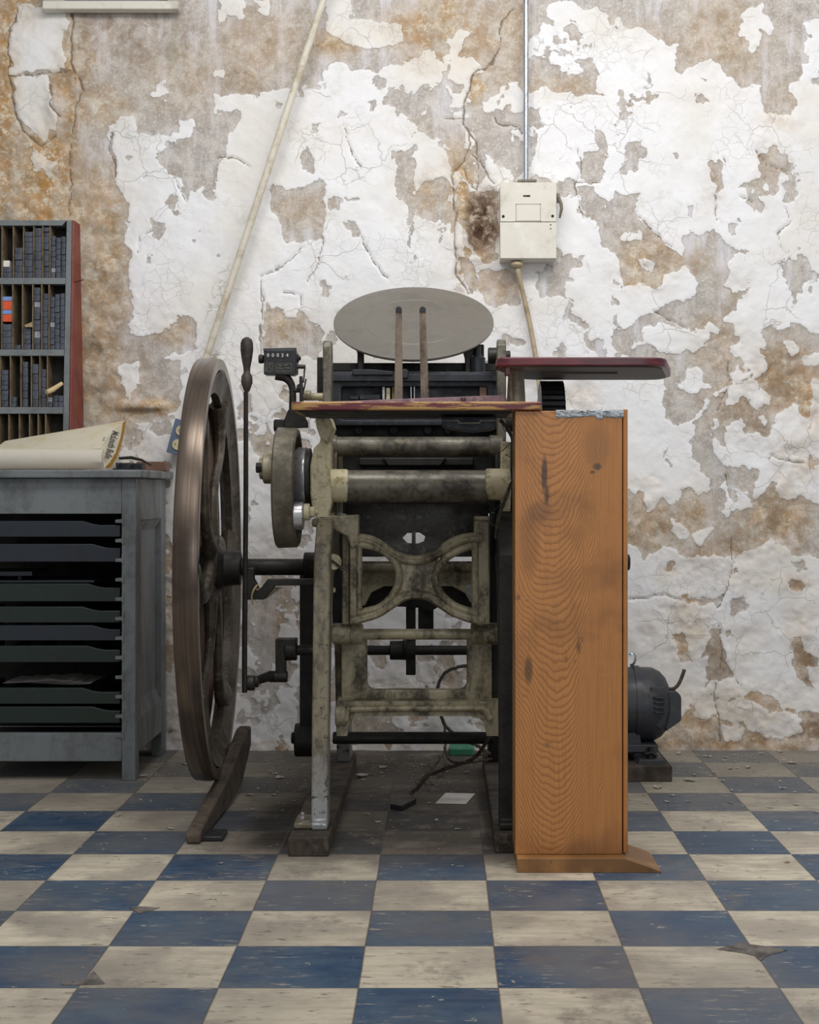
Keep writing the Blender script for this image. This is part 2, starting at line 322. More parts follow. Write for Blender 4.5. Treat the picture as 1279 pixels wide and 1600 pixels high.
WALL = [
 # (ox, oy, scale, [('b' bare or 'p' paint, [x,y,...]), ...]) traced plaster patches
 (0,0,1,[('b',[-400,-400,1700,-400,1700,20,1279,22,1261,29,1256,72,1260,97,1249,126,1233,133,1243,158,1238,179,1197,176,1182,138,1164,133,1127,104,1096,95,1057,115,1060,68,1014,57,992,45,974,47,963,29,944,47,942,22,928,14,888,2,856,7,850,40,827,65,815,100,800,130,775,130,740,90,700,90,685,100,675,80,655,78,637,95,606,101,585,112,550,115,529,95,511,105,508,126,462,140,427,140,400,150,361,145,335,148,335,177,342,187,374,167,378,184,353,213,348,256,338,296,338,315,328,315,315,289,296,302,294,325,276,338,291,315,284,279,259,269,248,246,263,230,273,217,296,210,300,187,282,189,281,210,219,212,213,189,184,187,169,210,176,240,180,290,206,330,196,367,205,395,202,430,205,455,205,520,225,527,255,515,277,505,277,487,305,492,307,545,255,560,280,572,282,637,255,660,190,668,186,760,-400,800]),
   ('p',[508,0,546,0,553,31,592,35,630,42,630,66,599,75,550,73,515,60,508,25])]),
 (0,0,3.045,[('p',[95,20,310,40,330,110,300,200,330,330,50,365,35,300,45,180]),('p',[70,370,230,360,250,450,270,560,270,620,210,660,130,580,80,500]),
   ('p',[735,430,775,370,800,370,800,430,740,460]),('p',[775,475,800,475,795,495]),('p',[1040,0,1160,0,1160,90,1080,75,1045,100]),('p',[1190,0,1279,0,1279,70,1220,30]),
   ('p',[1025,345,1070,345,1070,375,1025,380]),('p',[150,700,260,780,260,850,160,800]),('b',[668,840,700,835,690,860]),('b',[585,745,620,740,615,770,590,770]),('b',[725,1050,800,1050,780,1090,730,1090])]),
 (0,320,4,[('p',[755,1010,845,980,850,1100,815,1215,765,1230,750,1100]),('b',[950,90,1050,130,1000,190,990,220,950,180]),('b',[905,310,950,310,955,370,905,370]),('b',[1105,670,1225,690,1225,905,1110,900,1100,780])]),
 (340,0,2.857,[('b',[15,500,105,480,100,540,40,600,40,710,0,710,0,510]),('b',[245,455,305,450,280,490,250,480]),('b',[400,400,490,370,495,390,400,410]),
   ('b',[530,480,590,520,520,525]),('b',[415,555,460,550,460,605,420,605]),('b',[365,700,410,650,430,740,430,780,365,760]),
   ('b',[260,820,340,830,380,840,470,780,470,1060,440,1085,290,1085,265,1000,240,930]),('b',[480,890,520,870,560,885,540,940,480,950]),
   ('b',[570,880,600,870,630,885,580,895]),('b',[570,1000,610,975,645,1050,590,1050]),('b',[635,930,660,925,635,950]),
   ('b',[780,670,860,660,880,650,885,1000,860,1010,885,1150,885,1215,860,1100,840,1020,850,920,800,880,795,720]),
   ('b',[210,1365,290,1380,310,1430,375,1430,380,1475,460,1460,470,1490,470,1600,200,1600,195,1420]),
   ('b',[980,800,1040,790,1055,980,1010,990,900,980,880,890,930,820]),('b',[350,330,390,330,380,430,350,420]),('b',[450,1270,510,1265,500,1350,460,1340])]),
 (640,0,3.997,[('b',[0,0,640,0,560,120,420,210,380,300,340,340,260,350,190,400,160,340,90,310,0,370]),('p',[230,265,290,180,355,180,350,330,270,350,260,300]),
   ('b',[370,480,540,410,560,300,600,120,700,120,710,400,700,530,560,520,560,580,480,640,380,600]),('b',[760,60,880,90,890,180,850,140,770,140]),
   ('b',[220,740,330,740,330,800,220,820]),('b',[480,840,550,890,520,950,470,900])]),
 (700,230,4.573,[('b',[190,300,280,310,360,300,360,800,240,860,180,700,110,600,40,500,40,300,110,220]),('b',[60,790,130,790,200,870,200,1060,150,1040,100,900]),
   ('b',[200,880,480,870,530,1100,480,1130,290,1130,200,1030]),('b',[340,1370,380,1325,500,1345,590,1400,480,1425,380,1430]),('b',[740,1450,830,1420,850,1440,800,1480]),
   ('b',[0,530,40,520,45,620,0,600])]),
 (820,0,2.787,[('b',[20,245,100,245,115,280,160,290,180,345,240,310,230,250,290,255,310,290,310,390,370,400,330,420,270,400,230,410,130,390,80,370,20,390,-25,395,-30,260]),
   ('b',[395,390,430,385,438,430,400,425]),('b',[740,400,775,405,800,445,745,445]),('b',[775,345,810,345,800,360]),('b',[305,570,340,572,355,650,345,780,225,800,220,720,255,655,305,655]),
   ('b',[145,680,190,660,190,675,150,690]),('b',[445,615,515,605,545,695,500,700,490,765,415,745,440,690]),('b',[640,665,680,665,680,710,645,715]),
   ('b',[800,700,850,695,865,830,820,845,795,770]),('b',[1030,680,1080,655,1145,670,1180,745,1160,775,1110,750,1080,860,1045,850,1020,720]),('b',[1145,800,1190,810,1180,880,1130,890]),
   ('b',[695,875,735,885,730,940,710,930]),('b',[880,960,940,960,915,1020,895,1030]),
   ('b',[225,810,290,805,355,905,400,840,520,840,480,920,600,1050,685,1110,690,1030,740,1000,850,1020,965,1095,905,1100,865,1240,900,1270,1000,1255,935,1300,930,1350,870,1375,910,1420,900,1560,380,1560,380,1440,560,1370,620,1330,720,1300,760,1230,700,1165,600,1200,560,1245,440,1240,400,1130,320,1060,320,960,250,960]),
   ('p',[480,1480,600,1410,680,1450,800,1480,740,1530,560,1540,480,1510]),('p',[800,1410,850,1430,830,1460,800,1440]),('p',[415,1030,500,1020,505,1060,420,1055]),('p',[500,1125,570,1130,560,1180,530,1180]),
   ('b',[1130,1120,1210,1130,1200,1190,1215,1220,1160,1340,1140,1380,1200,1420,1279,1450,1350,1560,1000,1560,1030,1440,1130,1430,1150,1340,1120,1200]),
   ('b',[50,1180,200,1120,300,1120,200,1190,230,1220,180,1240,170,1290,210,1350,280,1390,300,1480,350,1490,350,1560,310,1560,260,1480,270,1420,220,1400,180,1390,165,1300,60,1290,40,1240]),
   ('b',[130,1540,190,1510,180,1560,130,1560]),('b',[100,800,150,790,190,810,170,830]),('b',[220,900,250,900,250,950,230,960]),
   ('p',[950,50,1010,10,1040,0,1050,60,1090,100,1060,130,1020,130,1020,190,990,225,970,170,945,150,960,90])]),
 (960,520,4.009,[('b',[-60,20,165,0,1600,0,1600,1400,-600,1400,-600,960,290,960,300,600,285,400,300,250]),
   ('p',[165,-40,600,-10,570,60,500,130,360,135,270,100,190,70,120,90,150,60]),('p',[790,-20,920,0,930,100,890,90,890,140,960,210,920,260,835,265,800,180,735,100,800,60]),
   ('p',[1060,55,1120,45,1175,100,1120,180,1065,150]),('p',[1190,150,1279,115,1400,150,1340,200,1190,195]),('p',[450,225,520,205,550,240,560,310,520,385,390,350,400,310,450,280]),
   ('p',[725,240,790,200,845,290,780,310,720,310]),('p',[710,340,770,310,870,300,970,400,965,440,880,470,810,410,770,400,760,445,700,440]),
   ('p',[600,560,640,540,640,610,605,640]),('p',[910,530,935,500,950,540,930,585]),
   ('p',[1010,540,1130,435,1195,510,1250,300,1500,330,1500,1150,1240,1060,1160,1020,1090,1060,1030,1030,1000,900,870,1030,860,960,900,880,840,890,810,850,700,820,620,740,610,680,690,700,690,620,790,540,800,630,880,620,950,680,1000,640,1000,570]),
   ('b',[720,820,810,850,770,960,720,940]),('b',[830,850,905,860,860,1000,820,980]),('b',[950,760,985,740,975,800]),('b',[950,920,1000,920,990,985,955,970]),('b',[1220,770,1260,800,1279,830,1230,870]),
   ('p',[-600,180,300,250,285,420,300,540,370,580,460,575,500,565,510,640,490,700,500,790,550,850,590,930,575,1010,510,1000,490,970,400,990,380,1070,290,1035,250,1100,215,1100,190,1020,90,960,-600,950]),
   ('b',[310,740,360,690,340,770,380,790,370,850,310,820]),('p',[460,570,590,400,700,330,690,370,600,420,520,520,480,560]),('p',[680,880,720,960,720,1060,685,1170,675,1130,700,1000]),
   ('p',[340,1180,400,1180,480,1240,470,1270,400,1300,350,1250]),('p',[500,1260,600,1210,600,1270,530,1340,500,1300]),('p',[730,950,830,1000,860,1100,800,1130,730,1090,780,1040]),
   ('p',[580,310,600,305,600,335,583,335])]),
 (960,840,4,[('p',[-600,60,90,40,200,120,300,50,410,120,360,200,320,250,330,310,560,300,600,350,700,360,720,330,800,260,930,270,990,320,1100,300,1279,320,1700,330,1700,1363,-600,1363]),
   ('p',[850,130,930,50,1000,10,1110,110,1100,160,1180,190,1279,230,1279,270,1130,270,1050,230,870,230,830,180]),('b',[430,365,700,360,690,400,640,440,600,415,560,430,450,400]),
   ('b',[740,390,820,375,850,450,740,500,715,490]),('b',[590,570,640,550,670,640,680,760,760,880,790,920,700,890,580,880,570,800,600,720,540,740]),
   ('b',[1110,650,1150,640,1190,700,1279,740,1279,800,1230,820,1240,940,1190,920,1110,780]),('b',[1090,150,1170,110,1180,170,1120,190]),('b',[690,590,740,575,720,620]),
   ('b',[350,620,420,600,490,760,430,810,380,730]),('b',[430,1080,500,1000,620,960,640,1000,890,970,1000,1020,1050,1080,1160,1100,1279,1090,1700,1100,1700,1400,-600,1400,-600,1180,340,1200]),
   ('p',[630,1040,800,1000,880,1040,1000,1090,1150,1110,1165,1230,900,1230,850,1200,760,1140,650,1110]),('p',[480,1140,490,1000,600,960,640,1000,630,1100,560,1130]),
   ('p',[610,900,700,890,790,930,690,965,640,930]),('p',[660,1150,780,1170,780,1260,670,1270]),('b',[320,150,380,140,380,190,330,210])]),
]
CRACKS = [
 (0,0,3.045,4.0,[345,60,350,150,340,250,345,340,400,430,360,530,345,640]),(0,0,3.045,4.0,[95,20,50,150,35,300,60,480,110,620,190,690,270,650]),(0,0,3.045,3.0,[235,370,260,470,240,500,290,560]),
 (0,0,3.045,2.2,[330,680,330,1040]),(0,0,3.045,2.0,[540,640,510,700,540,780,550,870]),
 (640,0,3.997,5.0,[640,60,580,120,560,280,520,400,390,460,375,520,350,650,335,780,370,860,350,1000,260,1100]),
 (640,0,3.997,3.0,[335,800,410,890,420,970,470,1040,520,1150]),(640,0,3.997,1.8,[520,720,540,770,640,780,700,840]),(640,0,3.997,1.6,[400,970,440,1040,430,1180,370,1130,340,1050]),
 (340,0,2.857,4.0,[1050,790,1055,980,1060,1130,1070,1230,1120,1310]),(640,0,3.997,2.2,[220,740,330,740]),
 (820,0,2.787,1.5,[230,650,245,720,220,800,250,960]),(820,0,2.787,1.5,[220,800,330,785]),(820,0,2.787,1.1,[865,690,870,720]),(820,0,2.787,1.1,[1000,660,1060,720,1150,745]),
 (820,0,2.787,1.3,[820,845,835,960]),(820,0,2.787,1.3,[940,860,1000,880]),(820,0,2.787,1.1,[1130,900,1160,960,1090,1020,1150,1130]),(820,0,2.787,1.1,[480,920,600,1050,640,1070]),
 (820,0,2.787,1.4,[560,1360,640,1400,740,1450]),(340,0,2.857,1.2,[195,1240,290,1180,385,1110]),(340,0,2.857,1.2,[395,1260,455,1180,470,1060]),(340,0,2.857,1.2,[645,1050,690,1170,760,1250]),
 (340,0,2.857,1.4,[290,1300,370,1320,380,1360]),(340,0,2.857,1.2,[195,1250,190,1600]),(340,0,2.857,1.0,[0,700,90,710,140,740]),(0,0,3.045,1.6,[50,365,180,358,330,335]),
 (0,320,4,1.5,[850,300,870,210,940,160]),(960,840,4,1.4,[90,385,300,355,420,390]),(960,840,4,2.0,[625,900,630,1010,655,1130,655,1260]),(960,840,4,1.5,[655,540,665,640,650,900]),
 (960,840,4,1.6,[730,0,735,160,710,330,650,440]),(960,840,4,1.4,[600,880,560,940]),(960,520,4.009,1.6,[700,880,720,960,760,1000]),(960,520,4.009,1.4,[970,760,1060,790,1170,820]),
 (960,520,4.009,1.4,[720,180,710,330,640,480]),(0,0,3.045,1.1,[820,830,860,900,880,960]),(340,0,2.857,1.0,[560,560,600,690,640,740]),
]
# soft stains, plus the wall unit's shadow painted in brown below it: x, y, rx, ry, ochre, brown
STAIN_SHADE = [(8,170,26,330,.9,.35),(32,15,30,60,.8,.3),(70,270,55,90,1.0,.15),(60,330,70,40,.95,.2),(110,180,12,170,.9,.6),(100,110,22,60,.7,.5),(150,330,50,70,.65,.2),(170,400,30,80,.8,.45),
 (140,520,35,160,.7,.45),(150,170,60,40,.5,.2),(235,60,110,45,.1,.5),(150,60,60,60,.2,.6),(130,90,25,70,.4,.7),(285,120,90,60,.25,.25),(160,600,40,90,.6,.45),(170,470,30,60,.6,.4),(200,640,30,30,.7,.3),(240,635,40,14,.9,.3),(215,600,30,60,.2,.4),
 (270,515,35,25,.45,.3),(410,70,80,60,.35,.3),(380,120,40,25,.3,.4),(520,70,40,20,.7,.35),(655,45,55,35,.8,.35),(690,25,60,40,.6,.25),(740,60,60,60,.5,.3),(665,95,40,20,.6,.3),(742,130,14,28,.9,.4),(730,30,40,30,.5,.2),
 (800,40,30,80,.45,.15),(795,120,40,30,.3,.2),(722,300,24,70,.9,.3),(755,350,30,60,.7,.95),(750,345,18,40,.3,1.0),(740,395,40,30,.7,.3),(770,445,40,30,.45,.4),(705,250,15,40,.5,.2),(716,420,10,60,.6,.6),(665,300,25,40,.4,.3),
 (870,140,70,20,.4,.25),(990,60,90,30,.2,.15),(1130,60,70,80,.35,.25),(1215,190,40,14,.7,.3),(1230,150,40,30,.2,.2),(1010,410,50,45,.6,.55),(1060,410,50,20,.4,.35),(1000,440,25,10,.8,.5),(1150,440,30,30,.25,.3),
 (1110,300,20,50,.25,.35),(1200,260,30,45,.25,.3),(1120,540,50,40,.35,.45),(1220,590,70,60,.65,.6),(1160,620,60,60,.35,.55),(1180,670,40,40,.2,.6),(1268,640,18,60,.95,.2),(1240,700,40,30,.6,.2),(1250,730,30,25,.8,.3),(1225,760,20,40,.7,.2),
 (1000,755,40,14,.55,.2),(1010,820,45,50,.55,.45),(1080,800,30,50,.5,.35),(1210,810,60,50,.6,.6),(1170,850,60,40,.4,.5),(1100,880,60,40,.4,.45),(1040,900,20,14,.8,.5),(1240,910,60,16,.5,.55),(1160,905,50,20,.5,.3),
 (1075,970,35,50,.85,.5),(1060,1010,30,30,.7,.65),(1010,990,40,30,.4,.25),(1105,1010,25,40,.3,.6),(1130,1050,40,50,.25,.55),(1250,980,30,50,.75,.35),(1262,1040,22,50,.5,.8),(1165,1000,50,40,.35,.1),(1050,960,60,20,.4,.2),
 (1180,1110,100,50,.55,.3),(1090,1120,80,50,.6,.2),(1260,1140,50,40,.45,.85),(1150,1160,140,14,.65,.5),(1040,1150,40,20,.7,.3),(230,1000,60,170,.5,.3),(270,950,20,90,.9,.5),(270,1120,25,60,.8,.6),(420,1170,90,14,.7,.6),
 (430,870,40,60,.35,.35),(450,960,40,60,.3,.4),(420,720,60,60,.25,.15),(430,600,60,60,.25,.2),(650,1160,200,20,.5,.5),(650,1080,150,60,.35,.35),(620,1070,90,12,.5,.8),(900,620,35,25,.65,.2),(800,600,60,40,.3,.1),(225,730,40,60,.3,.2),
 (470,330,50,30,.3,.15),(440,510,45,30,.4,.15),(620,270,20,30,.1,.35),(1080,160,200,25,.12,0),(600,200,160,20,.12,0)]
def smin_poly(px, py, poly):
    """signed distance, positive inside"""
    n = len(poly)//2; inside = np.zeros(px.shape, bool); d = np.full(px.shape, 1e9)
    for k in range(n):
        ax_, ay_ = poly[2*k], poly[2*k+1]; bx_, by_ = poly[(2*k+2) % (2*n)], poly[(2*k+3) % (2*n)]
        ex, ey = bx_-ax_, by_-ay_; L = ex*ex+ey*ey+1e-9
        t = np.clip(((px-ax_)*ex+(py-ay_)*ey)/L, 0, 1); d = np.minimum(d, (px-ax_-t*ex)**2+(py-ay_-t*ey)**2)
        if by_ != ay_:
            c = ((ay_ > py) != (by_ > py)) & (px < (bx_-ax_)*(py-ay_)/(by_-ay_)+ax_); inside ^= c
    return np.where(inside, 1, -1)*np.sqrt(d)
def build_wall():
    st = 2.5; xs = np.arange(-160, 1440, st); ys = np.arange(-120, 1176, st)
    gx, gy = np.meshgrid(xs, ys, indexing='xy'); nx, ny = len(xs), len(ys)
    wx = gx+fbm(gx, gy, 22, 11, 3)*9+cells(gx, gy, 11, 5)*5; wy = gy+fbm(gx, gy, 22, 31, 3)*9+cells(gx, gy, 11, 6)*5
    S = np.full(gx.shape, 20.0)
    S = np.minimum(S, 10-fbm(gx, gy, 70, 77, 4)*24)     # a few random scabs of bare plaster
    mottle = np.exp(-(((gx-430)/60)**4+((gy-600)/120)**4))+np.exp(-(((gx-470)/120)**4+((gy-960)/260)**4))+np.exp(-(((gx-750)/70)**4+((gy-150)/170)**4))+np.exp(-(((gx-230)/50)**4+((gy-900)/250)**4))+np.exp(-(((gx-650)/180)**4+((gy-1080)/110)**4))
    S = S-mottle*(8+fbm(gx, gy, 30, 99, 4)*34)
    for ox, oy, s, polys in WALL:
        for kind, q in polys:
            q = [(ox if i % 2 == 0 else oy)+v/s for i, v in enumerate(q)]
            x0, x1, y0, y1 = min(q[0::2])-30, max(q[0::2])+30, min(q[1::2])-30, max(q[1::2])+30
            i0, i1 = np.searchsorted(xs, [x0, x1]); j0, j1 = np.searchsorted(ys, [y0, y1])
            if i1 <= i0 or j1 <= j0: continue
            sd = smin_poly(wx[j0:j1, i0:i1], wy[j0:j1, i0:i1], q)
            sub = S[j0:j1, i0:i1]
            S[j0:j1, i0:i1] = np.minimum(sub, -sd) if kind == 'b' else np.maximum(sub, sd)
    och = np.zeros(gx.shape); bro = np.zeros(gx.shape)
    for x, y, rx, ry, a, b in STAIN_SHADE:
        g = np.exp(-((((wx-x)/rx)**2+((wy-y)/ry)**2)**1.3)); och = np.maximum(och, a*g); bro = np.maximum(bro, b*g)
    S = S+fbm(gx, gy, 14, 55, 4)*5
    S = S+1.2-och*6*(fbm(gx, gy, 16, 66, 4)+0.25)*(gx < 1400)
    crk = np.zeros(gx.shape)
    cw = wx*0.55+gx*0.45; cv = wy*0.55+gy*0.45
    for ox, oy, s, wd, q in CRACKS:
        q = [(ox if i % 2 == 0 else oy)+v/s for i, v in enumerate(q)]; d = np.full(gx.shape, 1e9)
        for k in range(len(q)//2-1):
            ax_, ay_, bx_, by_ = q[2*k:2*k+4]; ex, ey = bx_-ax_, by_-ay_; L = ex*ex+ey*ey+1e-9
            t = np.clip(((cw-ax_)*ex+(cv-ay_)*ey)/L, 0, 1); d = np.minimum(d, (cw-ax_-t*ex)**2+(cv-ay_-t*ey)**2)
        crk = np.maximum(crk, np.clip(1.3-np.sqrt(d)/(0.35*wd+1.4), 0, 1))
    paint = np.clip(S/14+0.5, 0, 1)
    lift = np.clip(S/5+0.5, 0, 1)*np.exp(-np.clip(S, 0, 60)/30)
    h = lift*0.0028+fbm(gx, gy, 160, 200, 3)*0.010+fbm(gx, gy, 26, 210, 4)*(0.0028+0.012*och+0.004*bro)-crk*0.006
    hole = np.exp(-(((gx-752)/24)**4+((gy-345)/46)**4)); h = h-hole*(0.018+0.02*fbm(gx, gy, 14, 5, 3))
    flap = np.exp(-(((gx-85)/12)**2+((gy-165)/22)**2)); h = h+flap*0.02
    ledge = np.exp(-(((gx-222)/36)**4+((gy-634)/7)**4)); h = h+ledge*0.018
    low = np.clip((gy-1060)/110, 0, 1); h = h+low*0.012*(fbm(gx, gy, 60, 300, 4)+0.3)
    co = np.empty((ny, nx, 3)); co[..., 0] = (gx-VX)*YW/F; co[..., 2] = EYE+(VY-gy)*YW/F; co[..., 1] = YW-h
    co[-1, :, 2] = -0.01
    me = bpy.data.meshes.new('wall_back'); n = nx*ny
    idx = np.arange(n).reshape(ny, nx)
    fc = np.stack([idx[:-1,:-1], idx[1:,:-1], idx[1:,1:], idx[:-1,1:]], -1).reshape(-1, 4)
    me.vertices.add(n); me.vertices.foreach_set('co', co.reshape(-1).astype(np.float32))
    me.loops.add(fc.size); me.loops.foreach_set('vertex_index', fc.reshape(-1).astype(np.int32))
    me.polygons.add(len(fc)); me.polygons.foreach_set('loop_start', np.arange(0, fc.size, 4, dtype=np.int32)); me.polygons.foreach_set('loop_total', np.full(len(fc), 4, np.int32))
    me.update(); me.validate()
    me.polygons.foreach_set('use_smooth', np.ones(len(fc), bool))
    at = me.attributes.new('layers', 'FLOAT_COLOR', 'POINT')
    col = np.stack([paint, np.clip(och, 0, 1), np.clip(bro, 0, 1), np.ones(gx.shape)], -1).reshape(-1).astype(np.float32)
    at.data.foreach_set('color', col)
    at2 = me.attributes.new('crack', 'FLOAT_COLOR', 'POINT')
    at2.data.foreach_set('color', np.stack([crk, hole, crk, crk], -1).reshape(-1).astype(np.float32))
    m = Mt('peeling_painted_plaster')
    L = m.sep(m.attr('layers')); K = m.sep(m.attr('crack'))
    fine = m.ma('SUBTRACT', m.noise(60, 6, 0.65, dist=0.6), 0.5); fine2 = m.ma('SUBTRACT', m.noise(17, 5, 0.7), 0.5)
    v = m.t.nodes.new('ShaderNodeTexVoronoi'); v.feature = 'F1'; v.inputs['Scale'].default_value = 34; mv = m.t.nodes.new('ShaderNodeMix'); mv.data_type = 'VECTOR'; mv.inputs[0].default_value = 0.03; m.lk(m.tc, mv.inputs[4]); m.lk(m.noise(24, 3, 0.6, color=True), mv.inputs[5]); m.lk(mv.outputs[1], v.inputs['Vector'])
    cellr = m.ma('SUBTRACT', m.sep(v.outputs['Color'])[0], 0.5)
    p = m.ma('ADD', L[0], m.ma('ADD', m.ma('MULTIPLY', fine, 0.45), m.ma('ADD', m.ma('MULTIPLY', fine2, 0.16), m.ma('MULTIPLY', cellr, 0.22))))
    pf = m.ss(p, 0.47, 0.53)
    n_lo = m.noise(3.0, 5, 0.6); n_mid = m.noise(22, 6, 0.7, dist=0.5); n_hi = m.noise(130, 5, 0.7); n_v = m.noise(8, 5, 0.65, v=m.vec((2.2,1,0.35)))
    # bare plaster
    bare = m.mix(m.ss(n_mid, 0.35, 0.65), 'cbc4bd', 'aaa29b')
    bare = m.mix(m.ss(n_v, 0.5, 0.68), bare, 'd6d4d8'); bare = m.mix(m.ma('MULTIPLY', m.ss(n_hi, 0.5, 0.64), 0.6), bare, 'dedad5')
    bare = m.mix(m.ma('MULTIPLY', m.ss(m.noise(11, 5, 0.7, v=m.vec((1,1,1), loc=(5,5,5))), 0.55, 0.68), 0.5), bare, '9a846a')
    # paint
    white = m.mix(m.ss(n_lo, 0.42, 0.66), 'f0eff0', 'e6e2dc'); white = m.mix(m.ma('MULTIPLY', m.ss(n_hi, 0.6, 0.72), 0.35), white, 'cfcac6')
    white = m.mix(m.ma('MULTIPLY', m.ss(m.noise(9, 6, 0.75), 0.56, 0.72), 0.3), white, 'cdbfa6')
    c = m.mix(pf, bare, white)
    # stains, and the brown shade painted below the wall unit
    o_n = m.ss(m.ma('ADD', m.ma('MULTIPLY', n_mid, 0.6), m.ma('MULTIPLY', n_v, 0.4)), 0.36, 0.6)
    of = m.ma('MULTIPLY', m.ma('MULTIPLY', L[1], o_n), m.ss(pf, 0, 1, 1.0, 0.35), clamp=True)
    c = m.mix(m.ma('MULTIPLY', L[1], m.ss(pf, 0, 1, 0.45, 0.2)), c, 'd3c096')
    c = m.mix(m.ma('MULTIPLY', of, 0.92), c, 'b5833c')
    c = m.mix(m.ma('MULTIPLY', m.ma('MULTIPLY', L[1], m.ss(m.ma('ADD', m.ma('MULTIPLY', n_hi, 0.4), m.ma('MULTIPLY', m.noise(26, 5, 0.7, v=m.vec((1,1,1), loc=(2,8,1))), 0.6)), 0.51, 0.58)), 0.75), c, 'e9e0cc')
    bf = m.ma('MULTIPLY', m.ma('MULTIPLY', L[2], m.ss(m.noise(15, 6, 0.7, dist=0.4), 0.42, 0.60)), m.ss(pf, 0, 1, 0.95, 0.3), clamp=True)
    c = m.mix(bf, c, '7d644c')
    gr = m.ma('MULTIPLY', m.ss(m.noise(6, 5, 0.7, v=m.vec((1,1,1), loc=(9,2,7))), 0.6, 0.72), 0.3); c = m.mix(gr, c, 'a9b098')
    # hairline cracks in the paint film and the traced ones
    wv = m.vec((1,1,1)); mixv = m.t.nodes.new('ShaderNodeMix'); mixv.data_type = 'VECTOR'; mixv.inputs[0].default_value = 0.09
    m.lk(wv, mixv.inputs[4]); m.lk(m.noise(9, 4, 0.6, color=True), mixv.inputs[5])
    ed = m.vor(9, v=mixv.outputs[1]); hair = m.ma('MULTIPLY', m.ss(ed, 0.012, 0.002), m.ss(m.noise(4, 3), 0.5, 0.6))
    ed2 = m.vor(30, v=mixv.outputs[1]); hair2 = m.ma('MULTIPLY', m.ss(ed2, 0.03, 0.005), m.ss(m.noise(5, 3, v=m.vec((1,1,1), loc=(3,3,3))), 0.52, 0.62))
    hr = m.ma('MAXIMUM', m.ma('MULTIPLY', hair, pf), m.ma('MULTIPLY', m.ma('MULTIPLY', hair2, pf), 0.6))
    c = m.mix(m.ma('MULTIPLY', hr, 0.4), c, '978b7c')
    ck = m.ss(K[0], 0.5, 0.95); c = m.mix(m.ma('MULTIPLY', ck, 0.8), c, '6b5a45')
    c = m.mix(m.ma('MULTIPLY', K[1], m.ss(n_mid, 0.35, 0.55)), c, '4f3b2f')
    hgt = m.ma('ADD', pf, m.ma('ADD', m.ma('MULTIPLY', n_mid, 0.7), m.ma('MULTIPLY', n_hi, 0.35)))
    curl = m.ma('MULTIPLY', m.ma('MULTIPLY', cellr, m.ss(m.noise(7, 4, 0.6, v=m.vec((1,1,1), loc=(1,7,4))), 0.46, 0.58)), m.ma('MULTIPLY', pf, 0.8))
    hgt = m.ma('ADD', m.ma('SUBTRACT', hgt, m.ma('MULTIPLY', hr, 0.5)), curl)
    nm = m.bump(hgt, 0.75, 0.0028)
    mt_ = m.done(c, m.ss(pf, 0, 1, 0.85, 0.6), 0, nm, 0.3)
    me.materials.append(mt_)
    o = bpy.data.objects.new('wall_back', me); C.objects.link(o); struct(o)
build_wall()

# ------------------------------------------------------------------ floor
bm = BM(); box(bm, -1.9, 1.6, -0.2, 4.80, -0.03, 0.0)
m = Mt('blue_and_cream_checkerboard_tiles')
T = 0.2286
fl_loc = Vector((0,0,0)); x, y, z = m.sep()
wig = m.ma('MULTIPLY', m.ma('SUBTRACT', m.noise(6, 4), 0.5), 0.004)
gx = m.ma('DIVIDE', m.ma('ADD', m.ma('SUBTRACT', x, 0.0925), wig), T); gy = m.ma('DIVIDE', m.ma('ADD', m.ma('SUBTRACT', y, 2.952), wig), T)
ix, iy = m.ma('FLOOR', gx), m.ma('FLOOR', gy); fx, fy = m.ma('FRACT', gx), m.ma('FRACT', gy)
par = m.ma('FLOORED_MODULO', m.ma('ADD', ix, iy), 2.0)       # 0: blue
wn = m.t.nodes.new('ShaderNodeTexWhiteNoise'); m.lk(m.comb(ix, iy, 0.5), wn.inputs['Vector']); rv = wn.outputs['Value']; rc = m.sep(wn.outputs['Color'])
tv = m.comb(m.ma('ADD', x, m.ma('MULTIPLY', rc[0], 9)), m.ma('ADD', y, m.ma('MULTIPLY', rc[1], 9)), 0)
def nz(s, d=5, r=0.65, sx=1, sy=1, lo=0): return m.noise(s, d, r, v=m.vec((sx, sy, 1), rot=(0,0,0.35*(lo > 1)), v=tv, loc=(lo, lo, 0)))
streak = nz(14, 5, 0.7, 0.45, 2.6)
cream = m.mix(m.ss(streak, 0.4, 0.66), 'ddd2bb', 'beb39e'); cream = m.mix(m.ss(nz(5), 0.42, 0.62), cream, 'ada394')
cream = m.mix(m.ma('MULTIPLY', rv, 0.35), cream, 'a69b8c')
cream = m.mix(m.ma('MULTIPLY', m.ss(nz(38, 6, 0.75, 0.5, 1.6), 0.585, 0.63), 0.8), cream, '5d564f')
blue = m.mix(m.ss(streak, 0.4, 0.68), '25405f', '3a5068'); blue = m.mix(m.ss(nz(7), 0.4, 0.66), blue, '475c70')
blue = m.mix(m.ma('MULTIPLY', rc[2], 0.4), blue, '4f5f70')
scr = m.ma('MULTIPLY', m.ss(nz(1, 5, 0.75, 14, 80, 2), 0.57, 0.63), m.ss(nz(5, lo=9), 0.47, 0.58))
blue = m.mix(m.ma('MULTIPLY', scr, 0.85), blue, 'b3ab98')
blue = m.mix(m.ma('MULTIPLY', m.ss(nz(20, 6, 0.75, lo=3), 0.63, 0.66), 0.8), blue, 'b9b09a')
c = m.mix(par, blue, cream)
sm = m.ma('MULTIPLY', m.ss(nz(3, 6, 0.75, lo=6), 0.54, 0.62), m.ss(nz(30, 5, 0.75, 1, .6, lo=1), 0.42, 0.58)); c = m.mix(m.ma('MULTIPLY', sm, 0.5), c, '6b655f')
